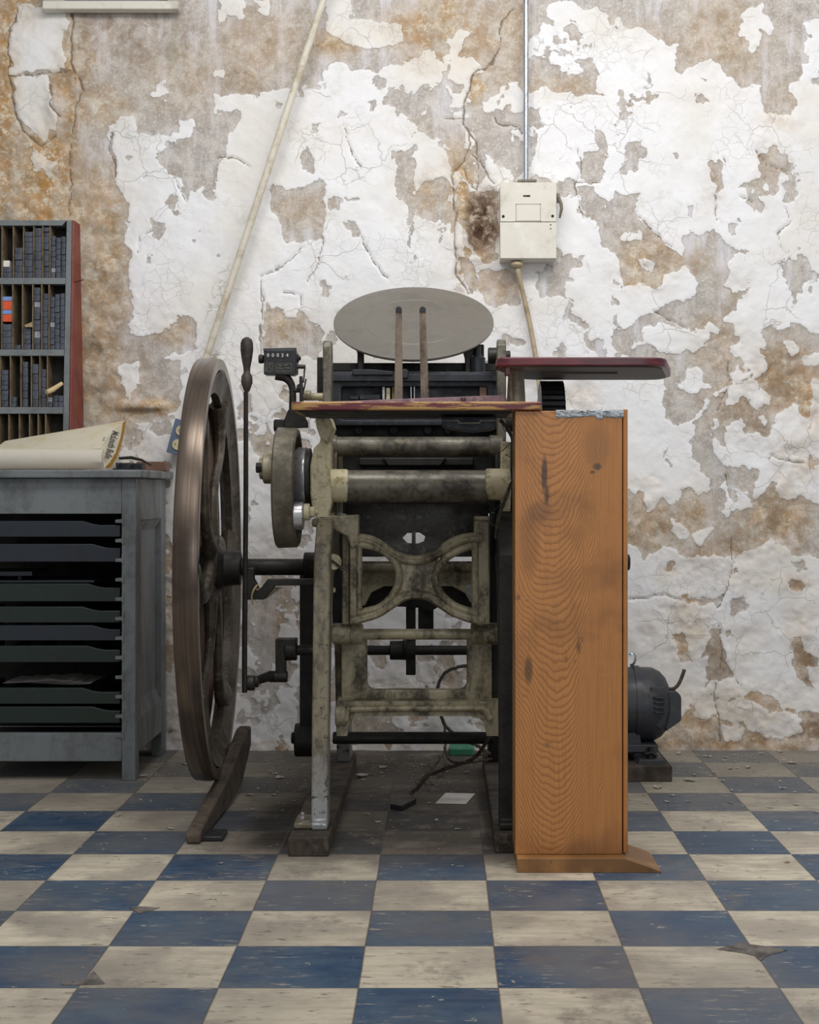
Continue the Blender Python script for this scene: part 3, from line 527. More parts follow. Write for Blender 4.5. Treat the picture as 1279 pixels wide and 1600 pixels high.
# dirt: general film, heavy dust under and behind the press and along the wall (lies on the tiles)
big = m.noise(2.2, 5, 0.6); med = m.noise(9, 6, 0.7)
c = m.mix(m.ma('MULTIPLY', m.ss(big, 0.40, 0.62), 0.45), c, '7b736a')
wall_d = m.ss(m.ma('ADD', y, m.ma('MULTIPLY', m.ma('SUBTRACT', med, 0.5), 0.5)), 3.7, 4.5)
c = m.mix(m.ma('MULTIPLY', wall_d, 0.7), c, '7c766d')
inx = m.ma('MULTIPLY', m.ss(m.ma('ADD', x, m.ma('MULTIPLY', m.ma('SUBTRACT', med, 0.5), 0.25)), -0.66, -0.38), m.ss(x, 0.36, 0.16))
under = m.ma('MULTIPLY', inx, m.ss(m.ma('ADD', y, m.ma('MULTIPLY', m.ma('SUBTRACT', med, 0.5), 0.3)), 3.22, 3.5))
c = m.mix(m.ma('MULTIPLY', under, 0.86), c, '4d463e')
c = m.mix(m.ma('MULTIPLY', m.ma('MULTIPLY', m.ma('MAXIMUM', under, wall_d), m.ss(med, 0.5, 0.68)), 0.5), c, '9a9184')
# oil patch by the left foot of the press
dx = m.ma('SUBTRACT', x, -0.37); dy = m.ma('SUBTRACT', y, 3.72)
oil = m.ss(m.ma('ADD', m.ma('SQRT', m.ma('ADD', m.ma('MULTIPLY', m.ma('MULTIPLY', dx, dx), 7), m.ma('MULTIPLY', m.ma('MULTIPLY', dy, dy), 0.8))), m.ma('MULTIPLY', m.ma('SUBTRACT', med, 0.5), 0.25)), 0.34, 0.14)
c = m.mix(m.ma('MULTIPLY', oil, 0.85), c, '1e1a15')
ex = m.ma('MINIMUM', m.ma('MINIMUM', fx, m.ma('SUBTRACT', 1.0, fx)), m.ma('MINIMUM', fy, m.ma('SUBTRACT', 1.0, fy)))
jn = m.ss(ex, 0.010, 0.003); c = m.mix(m.ma('MULTIPLY', jn, 0.7), c, '55504a')
hgt = m.ma('SUBTRACT', m.ma('MULTIPLY', nz(40, 4), 0.35), jn)
nm = m.bump(hgt, 0.4, 0.0012)
dirt = m.ma('MAXIMUM', under, wall_d)
M['floor'] = m.done(c, m.ma('ADD', m.ss(streak, 0.3, 0.7, 0.38, 0.55), m.ma('MULTIPLY', dirt, 0.25)), 0, nm, 0.35)
struct(ob('floor', bm, M['floor'], None, loc=(0,0,0)))
# broken tile corners showing the grey bed below
for i, (cx, cy, pts) in enumerate(((1170,1482,[(-50,2),(-12,-10),(0,-6),(45,0),(60,3),(28,12),(18,20),(8,12),(-8,8),(-50,2)]),(150,1530,[(-55,8),(-15,-2),(-4,-12),(4,-4),(14,8),(-8,9),(-50,10)]),(212,1421,[(-10,-2),(4,-4),(38,-2),(22,3),(5,7),(-3,2)]))):
    bm = BM(); q = []
    for a, b in pts[:-1] if pts[0] == pts[-1] else pts:
        Yp = EYE*F/(cy+b-VY); q.append((X(cx+a, Yp), Yp))
    prism(bm, q, 'z', -0.001, 0.0012)
    struct(ob('floor.%03d' % (i+1), bm, M['dirt'] if 'dirt' in M else M.setdefault('dirt', grime('grey_floor_bed', '77706a', '4b4540', 0.5, 0.85, 0, 25)), None))
# ------------------------------------------------------------------ printing press
press = thing('printing_press', 'old grey-green treadle platen printing press with big flywheel and round ink disc', 'printing press', (-0.07, 3.9, 0))
m = Mt('grey_green_leg_worn_bright'); x, y, z = m.sep()
n = m.noise(16, 6, 0.7, v=m.vec((1,1,0.4)))
c = m.mix(m.ss(n, 0.42, 0.6), '8a816a', '544b3c')
wear = m.ss(m.ma('ADD', z, m.ma('MULTIPLY', m.ma('SUBTRACT', m.noise(28, 6, 0.75), 0.5), 0.3)), 0.26, 0.06)
c = m.mix(m.ma('MULTIPLY', wear, 0.85), c, 'a9abac')
c = m.mix(m.ss(m.noise(60, 5, 0.75), 0.56, 0.64), c, '4a443c')
M['leg'] = m.done(c, 0.42, m.ma('MULTIPLY', wear, 0.6), m.bump(m.noise(90, 3), 0.3, 0.0006))
def side(x0, x1, mat_, flip=1):
    bm = BM()
    out = [(3.455,.0425),(3.455,.058),(3.472,.062),(3.49,.30),(3.545,.66),(3.62,.735),(3.75,.77),(3.78,.93),(4.02,.93),(4.20,.80),(4.30,.50),(4.43,.062),(4.44,.0425),(4.32,.0425),(4.23,.36),(4.13,.58),(4.00,.64),(3.80,.64),(3.66,.60),(3.60,.48),(3.545,.25),(3.535,.0425)]
    prism(bm, out, 'x', x0, x1)
    return ob('side_frame', bm, mat_, press, 0.004)
side(-.2965, -.2585, M['leg']); side(.1307, .186, M['iron_dark'])  # right frame in darker iron: its shade and dirt put into the colour
for x0, x1, y0 in ((-.340, -.2507, 3.385), (.118, .206, 3.42)):
    bm = BM(); box(bm, x0, x1, y0, 4.476, 0, .0425); ob('timber_skid', bm, M['skid'], press, 0.003)
bm = BM(); box(bm, -.336, -.262, 3.462, 3.56, .0425, .058); ob('foot_plate', bm, M['iron_leg'], press, 0.005)
bm = BM(); hexn(bm, (-.318,3.50,.058), (-.318,3.50,.066), .009); cyl(bm, (-.318,3.50,.066), (-.318,3.50,.074), .005); ob('foot_bolt', bm, M['steel'], press, 0.001)
# uprights
bm = BM(); prism(bm, [(3.72,.90),(3.72,1.160),(3.733,1.176),(3.765,1.176),(3.78,1.160),(3.80,.90)], 'x', -.2895, -.269); ob('upright', bm, M['tube'], press, 0.003)
bm = BM(); prism(bm, [(3.83,.90),(3.83,1.175),(3.845,1.190),(3.88,1.190),(3.89,1.17),(3.90,.90)], 'x', .1385, .161); ob('upright', bm, M['tube'], press, 0.003)
bm = BM(); pbox(bm, 495, 504, 558, 625, 3.80, 3.85); ob('upright_backing', bm, M['iron_dark'], press, 0.002)
bm = BM(); cylx(bm, 762, 786, 556, 13, 3.93); cylx(bm, 786, 797, 556, 8, 3.93); ob('disc_ratchet', bm, M['iron_dark'], press)
# flywheel (axle along x, turned a little)
WC = Vector((-.594, 3.95, .610)); R3 = Matrix.Rotation(0.040, 3, 'Z')
def wob(name, bm, mat_, par, bev=0.0, **k):
    bmesh.ops.rotate(bm, verts=bm.verts[:], cent=WC, matrix=R3); return ob(name, bm, mat_, par, bev, **k)
bm = BM(); lathe(bm, WC, (1,0,0), [(-.028,.537),(-.024,.539),(0,.5405),(.024,.539),(.028,.537),(.028,.512),(.022,.507),(.011,.500),(.009,.478),(.004,.470),(-.004,.470),(-.009,.478),(-.011,.500),(-.022,.507),(-.028,.512)], 128, closed=True)
fw = wob('flywheel', bm, M['rim'], press)
M['spoke'] = grime('grimy_wheel_spoke', '5c5346', '382f28', 0.5, 0.45, 0.15, 14, '7c7262')
bm = BM(); lathe(bm, WC, (1,0,0), [(-.026,.505),(.0265,.505),(.020,.495),(.013,.478),(.010,.452),(-.010,.452),(-.014,.478)], 96, closed=True)
wob('inner_rim', bm, M['spoke'], fw)
for k in range(6):
    a0 = math.radians(8+60*k); pts = []
    for i in range(19):
        t = i/18; r = .05+.415*t; a = a0+0.42*math.sin(t*2*PI)*(1-t*0.3)*0.55
        pts.append(WC+Vector((0, math.cos(a)*r, math.sin(a)*r)))
    bm = BM(); tube(bm, pts, [.034,.026,.021,.019,.020,.024,.040], 12, flat=0.62, up=(1,0,0)); wob('spoke', bm, M['spoke'], fw)
bm = BM(); lathe(bm, WC, (1,0,0), [(-.05,.035),(-.045,.045),(-.02,.062),(.02,.062),(.035,.048),(.075,.044),(.078,.03)], 40); wob('hub', bm, M['iron_dark'], fw)
bm = BM(); lathe(bm, WC, (1,0,0), [(-.036,.001),(-.036,.488),(-.030,.488),(-.030,.001)], 96); wob('backing_board', bm, M['guard'], fw, label='flat brown round board closing the far side of the spokes')
bm = BM(); cylx(bm, 352, 498, 886, 13, 3.95, ch=.001); cylx(bm, 475, 500, 884, 21, 3.95); ob('main_shaft', bm, M['iron_dark'], press)
# throw-off lever
lev = BM(); Yl = 3.60
tube(lev, [P(384,612,Yl),P(384,760,Yl),P(383,900,Yl),P(382,1000,Yl),P(382,1082,Yl)], [.0062,.0068,.0072,.0072], 10, flat=0.8)
lv = ob('throw_off_lever', lev, M['iron_dark'], press)
bm = BM(); s = Yl/F; p = P(385.5,612,Yl); lathe(bm, p, (0,0,1), [(0,.005),(4*s,5.5*s),(14*s,9*s),(24*s,8.5*s),(30*s,5*s),(38*s,5.5*s),(50*s,8*s),(65*s,10*s),(76*s,9.8*s),(82*s,7.5*s),(85*s,3*s),(85.6*s,0)], 28); ob('lever_handle', bm, grime('brown_black_grip', '4b413b', '2d2826', 0.5, 0.45, 0.2, 14), lv)
# crank linkage
bm = BM(); Yk = 3.75
pbox(bm, 430, 462, 999, 1010, Yk, Yk+.05); pbox(bm, 430, 445, 1008, 1062, Yk, Yk+.04); cylx(bm, 445, 464, 1016, 16, Yk+.02)
ob('crank_arm', bm, M['iron_dark'], press, 0.003)
bm = BM(); cylx(bm, 462, 500, 1016, 8, Yk+.02, ch=.001); ob('crank_shaft', bm, M['iron_dark'], press)
bm = BM(); cylx(bm, 420, 449, 1057, 9, Yk+.01); tube(bm, [P(424,1055,Yk),P(405,1062,Yk-.03),P(388,1067,3.64)], [.012,.011,.013], 10); cylx(bm, 384, 398, 1067, 12, 3.62); cylx(bm, 398, 404, 1065, 9, 3.64); ob('link_rod', bm, M['iron_dark'], press)
bm = BM(); pprism(bm, [(386,888),(396,888),(396,905),(405,921),(418,905),(435,905),(500,905),(500,915),(430,915),(412,937),(386,937)], 3.68, 3.71); ob('trip_bar', bm, M['iron_dark'], press, 0.002)
bm = BM(); pprism(bm, [(414,937),(424,918),(441,918)], 3.712, 3.72); ob('trip_plate', bm, M['iron'], press, 0.001, label='small grey triangular plate')
bm = BM(); tube(bm, smooth_path([P(395,945,3.66),P(393,932,3.66),P(396,922,3.655),P(402,914,3.66),P(405,918,3.665),P(402,922,3.66),P(399,919,3.66)]), .003, 6, flat=0.25); ob('paper_ribbon', bm, M['shaving'], press, label='curled strip of cream paper')
bm = BM(); pbox(bm, 468, 490, 880, 1150, 4.05, 4.10); cylx(bm, 461, 494, 1156, 26, 4.07); cylx(bm, 455, 461, 1153, 9, 4.07); ob('drive_arm', bm, M['iron_black'], press, 0.004)
# brake pedal under the wheel
bm = BM(); prism(bm, [(3.50,.002),(3.498,.022),(3.52,.032),(3.88,.080),(4.12,.135),(4.20,.155),(4.26,.155),(4.26,.10),(4.10,.02),(3.9,.004)], 'x', -.566, -.532); bmesh.ops.rotate(bm, verts=bm.verts[:], cent=(-.545,4.2,0), matrix=Matrix.Rotation(-0.03, 3, 'Z')); pd = ob('brake_pedal', bm, M['pedal'], press, 0.006)
bm = BM(); prism(bm, [(3.53,.0),(3.53,.012),(3.60,.014),(3.62,.0)], 'x', -.575, -.505); ob('pedal_wedge', bm, M['rubber'], pd, 0.003)
# cam wheel on the left
CW = P(447, 762, 3.72); RW = 94.5*3.72/F; s = 3.72/F
bm = BM(); lathe(bm, (0,CW.y,CW.z), (1,0,0), [(-.400,RW-.004),(-.396,RW),(-.352,RW-.002),(-.348,RW-.006),(-.348,RW-.018),(-.372,RW-.020),(-.372,.03),(-.400,.03)], 80); ob('cam_wheel', bm, M['cam'], press)
bm = BM(); lathe(bm, (0,CW.y,CW.z+.02), (1,0,0), [(-.371,.06),(-.348,.078),(-.330,.080),(-.328,.078),(-.328,.03)], 64); cr = ob('cam_ring', bm, M['steel'], press)
bm = BM(); lathe(bm, (0,CW.y,CW.z+.02), (1,0,0), [(-.3275,.076),(-.318,.076),(-.318,.03)], 64); ob('cam_flange', bm, M['iron_dark'], cr)
bm = BM(); cyl(bm, (-.350,3.62,Z(806,3.62)), (-.327,3.62,Z(806,3.62)), .033, None, 40, .002); ob('cam_roller', bm, M['steel'], press)
bm = BM(); cyl(bm, (-.327,3.62,Z(800,3.62)), (-.312,3.62,Z(800,3.62)), .020, None, 32, .002); hexn(bm, (-.312,3.62,Z(800,3.62)), (-.300,3.62,Z(800,3.62)), .013); cyl(bm, (-.300,3.62,Z(800,3.62)), (-.292,3.62,Z(800,3.62)), .006); ob('roller_bolt', bm, M['iron_cream'], press)
bm = BM(); cylx(bm, 412, 436, 732, 24, 3.66); cylx(bm, 406, 414, 732, 17, 3.66); ob('cam_hub', bm, M['iron'], press)
bm = BM(); hexn(bm, P(400,731,3.64), P(409,731,3.64), .013); ob('hub_bolt', bm, M['iron_dark'], press, .001)
bm = BM(); pbox(bm, 428, 470, 656, 668, 3.74, 3.79); cylx(bm, 428, 446, 665, 10, 3.8); pprism(bm, [(444,655),(450,640),(470,640),(480,660),(480,668),(444,668)], 3.72, 3.75); ob('shaft_bearing', bm, M['iron_dark'], press, .003)
# throat castings and rollers
bm = BM(); cylx(bm, 508, 786, 698, 15.5, 3.80); cylx(bm, 512, 527, 698, 18, 3.80); cylx(bm, 764, 786, 698, 18, 3.80); ob('upper_roller', bm, M['tube'], press)
bm = BM(); cylx(bm, 540, 762, 760, 25.5, 3.72); ob('main_roller', bm, M['tube'], press)
bm = BM(); cylx(bm, 504, 545, 759, 26, 3.715, ch=.005); pprism(bm, [(484,730),(490,700),(500,690),(500,668),(512,668),(517,700),(515,735),(518,785),(512,812),(500,816),(488,800),(484,770)], 3.66, 3.73); pprism(bm, [(492,652),(515,652),(520,668),(512,690),(500,684),(494,668)], 3.60, 3.72); ob('bearing_casting', bm, M['iron_cream'], press, .005)
bm = BM(); cylx(bm, 757, 797, 757, 25, 3.715, ch=.005); pbox(bm, 782, 797, 690, 800, 3.71, 3.75); ob('bearing_casting', bm, M['iron_cream'], press, .004)
bm = BM(); pbox(bm, 514, 780, 655, 802, 4.0, 4.12); pbox(bm, 560, 740, 715, 728, 3.95, 4.0); ob('bed_casting', bm, M['iron_black'], press, .004)
for px in (560, 615, 668, 700):
    bm = BM(); hexn(bm, P(px,672,3.985), P(px,672,4.0), .012); ob('bed_bolt', bm, M['iron_dark'], press, .001)
bm = BM(); pprism(bm, [(597,715),(697,715),(688,728),(606,728)], 3.93, 3.96); ob('bed_rib', bm, M['iron_dark'], press, .003)
bm = BM(); plate(bm, [rrect(540,763,787,869,3), [(628,841),(636,833),(655,832),(664,838),(662,846),(652,850),(636,849)]], 3.86, 3.90, .002); pbox(bm, 643, 649, 830, 852, 3.85, 3.86); pl_ = ob('platen', bm, grime('oily_platen_iron', '37342f', '24211d', 0.5, 0.38, 0.3, 14, '5a564e'), press)
bm = BM(); pprism(bm, [(487,812),(500,805),(536,806),(560,804),(560,852),(548,858),(542,838),(520,828),(487,823)], 3.66, 3.72); ob('platen_arm', bm, M['iron'], press, .004)
Yx = 3.68; bm = BM()
pbox(bm, 534, 560, 805, 812, Yx-.01, Yx+.07); pbox(bm, 546, 560, 811, 976, Yx, Yx+.05); pbox(bm, 534, 546, 812, 976, Yx+.03, Yx+.05)
ob('bracket_post', bm, M['iron'], press, .003); bm = BM()
pbox(bm, 740, 766, 807, 814, Yx-.01, Yx+.07); pbox(bm, 740, 764, 813, 976, Yx, Yx+.05)
ob('bracket_post', bm, M['iron'], press, .003)
bm = BM()
up = [P(a,b,Yx) for a, b in ((553,843),(568,842),(585,847),(600,857),(618,868),(634,874),(650,875),(668,872),(686,863),(702,851),(720,843),(738,840),(752,841))]
lo_ = [P(a,b,Yx) for a, b in ((548,970),(565,966),(590,958),(612,944),(632,932),(652,929),(672,933),(692,946),(712,958),(738,967),(755,971))]
Ld = [P(a,b,Yx) for a, b in ((556,851),(575,852),(598,860),(614,874),(623,892),(622,912),(612,932),(595,948),(578,954),(560,958))]
Rd = [P(a,b,Yx) for a, b in ((744,853),(728,855),(708,864),(692,876),(682,892),(680,908),(688,927),(704,943),(722,952),(742,958))]
for q, r in ((up,.0125),(lo_,.0115),(Ld,.010),(Rd,.010)): tube(bm, smooth_path(q, 4), r, 12)
for q, dz, r in ((up,.016,.0045),(lo_,-.014,.004)): tube(bm, smooth_path([v+Vector((0,-.010,dz*0.3)) for v in q], 4), r, 8)
tube(bm, [P(561,848,Yx),P(561,962,Yx)], .0075, 10); tube(bm, [P(742,848,Yx),P(742,962,Yx)], .0085, 10)
pprism(bm, [(618,872),(636,880),(668,880),(686,870),(677,892),(676,912),(686,932),(668,926),(652,922),(634,926),(618,934),(629,912),(629,892)], Yx, Yx+.014)
ob('crossed_bracket', bm, M['iron'], press, 0)
bm = BM(); cylx(bm, 519, 567, 990, 16.5, 3.74, ch=.004); cylx(bm, 548, 553, 990, 18, 3.74); ob('rocker_collar', bm, M['iron'], press)
bm = BM(); cylx(bm, 735, 781, 990, 17, 3.74, ch=.004); ob('rocker_collar', bm, M['iron'], press)
bm = BM(); cylx(bm, 560, 740, 991, 8.5, 3.74); ob('rocker_shaft', bm, M['iron'], press)
Yh = 3.80; U = [(533,985),(573,985)]+[(573,1062)]+arc(585,1066,12,12,180,90,6)+arc(717,1066,12,12,90,0,6)+[(729,985),(775,985),(775,1099),(533,1099)]
bm = BM(); plate(bm, [U], Yh, Yh+.035, .004); ob('rocker_frame', bm, M['iron'], press)
bm = BM(); pprism(bm, [(526,1096),(785,1096),(785,1150),(760,1150),(757,1132),(748,1122),(735,1119),(565,1119),(552,1123),(545,1134),(542,1150),(526,1150)], 3.74, 3.83)
tube(bm, smooth_path([P(540,1126,3.735),P(543,1112,3.735),P(556,1108,3.735),P(640,1107,3.735),P(742,1107,3.735),P(757,1110,3.735),P(765,1124,3.735)]), .008, 10); cylx(bm, 524, 540, 1118, 16, 3.74); ob('cross_beam', bm, M['iron'], press, .005)
bm = BM(); cylx(bm, 520, 772, 1153, 9.5, 3.95); ob('tie_rod', bm, M['iron_black'], press)
# behind the bracket
bm = BM(); pbox(bm, 557, 745, 852, 870, 4.10, 4.14); cylx(bm, 555, 748, 886, 9, 4.09); pprism(bm, [(557,893),(748,893),(748,948),(738,946),(728,928),(706,916),(600,916),(580,926),(570,946),(557,948)], 4.10, 4.14); ob('rear_casting', bm, M['iron'], press, .004)
bm = BM(); plate(bm, [[(562,905),(740,905),(738,955),(715,952),(690,945),(672,956),(655,950),(630,948),(604,948),(585,955),(564,958)]], 4.16, 4.2, .001); ob('gear_casing', bm, M['iron_black'], press)
bm = BM(); pbox(bm, 634, 649, 940, 1055, 4.22, 4.24); pbox(bm, 653, 677, 940, 997, 4.22, 4.25); ob('hanging_bar', bm, M['iron_black'], press, .002)
bm = BM(); cylx(bm, 560, 742, 1016, 7.5, 4.16); cylx(bm, 609, 649, 1016, 15, 4.16); cylx(bm, 630, 636, 1010, 20, 4.16); ob('rear_shaft', bm, M['iron_black'], press)
bm = BM(); cyl(bm, P(521,878,3.60), P(521,878,3.63), 12.5*3.6/F, None, 28, .002); wd = ob('pin_washer', bm, M['iron_cream'], press)
bm = BM(); tube(bm, [P(508,868,3.595),P(523,879,3.59),P(540,891,3.595)], .0022, 8); tube(bm, [P(509,872,3.595),P(523,880,3.59),P(536,893,3.595)], .0018, 8); ob('cotter_pin', bm, M['pedal'], wd)
bm = BM(); cylx(bm, 516, 524, 922, 4, 3.66); ob('grease_nipple', bm, M['iron_cream'], press)
# dark frame bracing seen at the edges
for q in ((519,534,830,985,3.86), (766,784,800,1120,3.80)):
    bm = BM(); pbox(bm, q[0], q[1], q[2], q[3], q[4], 3.9); ob('inner_strut', bm, M['iron_black'], press, .003)
# bed and chase above the feed board
bm = BM(); plate(bm, [[(515,581),(778,581),(778,665),(515,665)], rrect(533,761,604,656,4)], 3.95, 3.985, .002); pbox(bm, 515, 778, 600, 665, 3.99, 4.02); pbox(bm, 515, 778, 584, 596, 3.938, 3.95); pprism(bm, [(550,577),(580,577),(614,580),(614,586),(550,586)], 3.93, 3.95); pprism(bm, [(627,577),(634,576),(638,580),(637,591),(627,591)], 3.925, 3.95)
bd = ob('type_bed', bm, M['bed'], press, .002)
bm = BM(); pbox(bm, 518, 776, 567, 580, 4.05, 4.10); ob('bed_back_rail', bm, M['iron_black'], press, .002)
for a, b, c_, d, mm in ((749,760,604,620,'guard'),(612,616,603,624,'divider'),(597,601,603,624,'steel'),(603,609,606,624,'iron_cream'),(641,643,603,624,'steel'),(646,648,603,624,'steel'),(547,560,619,624,'bed'),(562,594,617,624,'bed')):
    bm = BM(); pbox(bm, a, b, c_, d, 3.955, 3.985); ob('spacing_block', bm, M[mm], bd, .0006, label='brown wooden block' if mm == 'guard' else None)
# ink disc, tilted to the front
tilt = math.radians(32.9); nrm = Vector((0, -math.sin(tilt), math.cos(tilt))); DC = P(646, 502.5, 4.10); RD = 125*4.10/F
bm = BM(); lathe(bm, DC-nrm*.012, nrm, [(-.006,RD*.5),(0,RD*.96),(.008,RD),(.0115,RD),(.012,RD-.002),(.012,RD*.625),(.0112,RD*.618),(.0112,RD*.606),(.0118,RD*.60),(.0118,0)], 96)
dk = ob('ink_disc', bm, M['disc'], press, label='dull grey round ink disc tilted forward', smooth=20)
bm = BM(); lathe(bm, DC-nrm*.05, nrm, [(0,.03),(.03,.03),(.033,.08)], 32); ob('disc_spindle', bm, M['iron_dark'], dk)
bm = BM(); pprism(bm, [(553,540),(572,540),(568,552),(568,588),(558,588),(558,552)], 4.02, 4.05); ob('disc_support', bm, M['iron_dark'], press, .003); bm = BM(); pprism(bm, [(722,545),(740,543),(737,560),(737,588),(726,588),(726,560)], 4.02, 4.05); pbox(bm, 738, 756, 538, 570, 4.06, 4.08); ob('disc_support', bm, M['iron_dark'], press, .003)
bm = BM(); q = P(746,585,4.02); s = 4.02/F; lathe(bm, q, (0,0,1), [(0,8*s),(3*s,12*s),(26*s,12*s),(28*s,8*s),(30*s,5*s),(44*s,5*s)], 24); ob('oil_cup', bm, M['bed'], press)
# gripper fingers
for a in ((617.7,627.5,615.7,629.2),(655,665,657,670.5)):
    bm = BM(); pprism(bm, [(a[0],487),(a[1],487),(a[3],640),(a[2],640)], 3.70, 3.708); g = ob('gripper_finger', bm, M['wood_finger'], press, .001)
    bm = BM(); c0 = (a[0]+a[1])/2; w_ = (a[1]-a[0])/2; pprism(bm, arc(c0,484,w_,5.5,180,360,10)+[(a[1],488),(a[0],488)], 3.698, 3.710); ob('finger_tip', bm, M['rubber'], g, .0008)
# counter
Yc = 3.60; bm = BM(); pprism(bm, [(412,585),(412,551),(416,547),(460,546),(463,552),(463,583),(458,586)], Yc, Yc+.05)
ct = ob('impression_counter', bm, grime('black_counter_enamel', '2a2b2e', '191a1c', 0.4, 0.35, 0.2, 30, '3c3b39'), press, .002)
bm = BM(); tube(bm, [P(412,548,Yc+.01),P(463,547,Yc+.01)], .006, 10); ob('counter_hood', bm, M['bed'], ct)
bm = BM(); cylx(bm, 404, 412, 561, 7, Yc+.02); ob('knob', bm, M['iron_dark'], ct)
bm = BM(); cylx(bm, 463, 467, 560, 6.5, Yc+.02); cylx(bm, 467, 470, 560, 3.5, Yc+.02); ob('knob', bm, M['iron_dark'], ct)
def text(s_, name, mat_, par, px, py, Y, h, rotz=0.0, ext=.0003, xs=1.0, Rm=None, at_=None, bold=0.0):
    cu = bpy.data.curves.new('t', 'FONT'); cu.body = s_; cu.size = h; cu.extrude = ext; cu.align_x = 'CENTER'; cu.align_y = 'CENTER'; cu.resolution_u = 3; cu.offset = bold
    o = bpy.data.objects.new('t', cu); me = o.to_mesh().copy(); o.to_mesh_clear(); bpy.data.objects.remove(o); bpy.data.curves.remove(cu)
    me.transform(Matrix.Diagonal((xs,1,1,1))); R = Rm if Rm is not None else Matrix.Rotation(PI/2, 4, 'X')@Matrix.Rotation(rotz, 4, 'Z')
    me.transform(R); me.transform(Matrix.Translation(at_ if at_ is not None else P(px,py,Y))); bm = BM(); bm.from_mesh(me); bpy.data.meshes.remove(me)
    return ob(name, bm, mat_, par)
for i, (px, ch) in enumerate(zip((418.6,426.2,433.9,441.1,448.6), '00034')):
    bm = BM(); pbox(bm, px-2.9, px+2.9, 551, 559.5, Yc-.0006, Yc+.001); wn_ = ob('digit_window', bm, M['rubber'], ct)
    text(ch, 'digit', M['white'], wn_, px, 555.2, Yc-.0009, .0115)
bm = BM()
for q in (rrect(415,426,567,580,1.5,3), rrect(431,455,568,580,1.5,3)):
    tube(bm, [P(a,b,Yc) for a, b in q]+[P(q[0][0],q[0][1],Yc)], .0006, 5)
for a, b, c_, d in ((417,568,417,578),(419,569,424,570),(419,573,423,573),(420,573,424,578),(434,571,440,571),(443,571,450,570),(434,575,442,576),(445,575,452,575)): tube(bm, [P(a,b,Yc),P(c_,d,Yc)], .0008, 5)
ob('cast_plate', bm, M['cam'], ct)
bm = BM(); tube(bm, smooth_path([P(432,585,Yc+.02),P(446,590,Yc+.02),P(454,599,Yc+.02),P(457,612,Yc+.02),P(457,640,Yc+.02)]), [.014,.011,.009,.008,.009], 12); ob('counter_bracket', bm, M['iron_dark'], press)
bm = BM(); tube(bm, [P(464,573,Yc),P(477,573,Yc)], .005, 8); tube(bm, [P(476,574,Yc),P(474,598,Yc)], .0018, 8); tube(bm, [P(460,610,Yc+.01),P(474,609,Yc+.01)], .006, 8); tube(bm, [P(470,588,Yc),P(471,632,Yc)], [.004,.002,.005], 8); cyl(bm, P(467,604,Yc-.002), P(467,604,Yc+.012), .006); tube(bm, [P(478,592,Yc),P(473,616,Yc)], .002, 6); ob('counter_linkage', bm, M['iron_dark'], press)
bm = BM(); cylx(bm, 470, 505, 620, 6, 3.72); cylx(bm, 476, 486, 618, 8, 3.72); ob('bracket_pivot', bm, M['iron'], press)
# boards
def rpoly(pts, r, k=5):
    out = []; n = len(pts)
    for i in range(n):
        p, a, b = Vector(pts[i]), Vector(pts[i-1]), Vector(pts[(i+1) % n])
        da, db = (a-p), (b-p); rr = r[i] if isinstance(r, (list, tuple)) else r; rr = min(rr, da.length*.45, db.length*.45)
        s_, e = p+da.normalized()*rr, p+db.normalized()*rr
        for j in range(k+1):
            t = j/k; out.append(tuple(s_*(1-t)**2+p*2*t*(1-t)+e*t*t))
    return out
bm = BM(); prism(bm, rpoly([(-.3235,3.262),(.2143,3.262),(.2143,3.60),(-.3235,3.60)], [.03,.02,.02,.03]), 'z', .9822, 1.0005); fb = ob('feed_board', bm, M['board'], press, .003, label='long wooden feed board with worn red and yellow edge')
bm = BM(); box(bm, -.308, .150, 3.272, 3.595, .9800, .9820); ob('board_underside', bm, M['iron_black'], fb)
bm = BM(); plate(bm, [[(470,633),(500,628),(580,625),(660,622),(740,619),(790,617),(793,634),(470,636)]], 3.58, 3.60, .002); ob('board_lip', bm, M['mauve'], fb)
bm = BM(); pbox(bm, 720, 722.5, 621, 634, 3.575, 3.58); pbox(bm, 724.5, 727, 621, 634, 3.575, 3.58); ob('board_clip', bm, M['iron_dark'], fb)
bm = BM(); pprism(bm, [(690,651),(775,651),(775,668),(768,671),(740,674),(712,671),(690,665)], 3.42, 3.52); tr = ob('under_board_tray', bm, M['bed'], press, .002)
bm = BM(); pprism(bm, [(691,656),(716,656),(718,660),(748,660),(750,656),(774,656),(774,658),(752,658),(749,662),(717,662),(714,658),(691,658)], 3.416, 3.42); ob('tray_edge', bm, M['tube'], tr)
bm = BM(); prism(bm, rpoly([(.128,3.50),(.512,3.50),(.578,3.86),(.56,3.93),(.20,3.93),(.125,3.62)], [.03,.06,.06,.05,.06,.04]), 'z', 1.096, 1.116); db = ob('delivery_board', bm, M['board_red'], press, .003, label='dark red wooden delivery board with rounded corners')
bm = BM(); prism(bm, rpoly([(.14,3.512),(.502,3.512),(.565,3.86),(.55,3.92),(.21,3.92),(.14,3.62)], [.03,.06,.06,.05,.06,.04]), 'z', 1.0935, 1.0958); box(bm, .24, .42, 3.66, 3.70, 1.0895, 1.0935); ob('board_underside', bm, M['under'], db)
bm = BM(); s = 3.62/F; q = P(806,634,3.62); lathe(bm, q, (0,0,1), [(0,15*s),(30*s,13.5*s),(60*s,12*s),(66*s,12*s)], 24); tube(bm, [P(799,628,3.595),P(797,584,3.595)], .004, 8); ob('delivery_post', bm, M['cam'], press)
bm = BM(); pbox(bm, 789, 797, 570, 586, 3.52, 3.56); ob('board_stop', bm, M['board_red'], press, .002)
bm = BM(); nt = 38; prof = []
zc = Z(594,3.9)-.11
pts = []
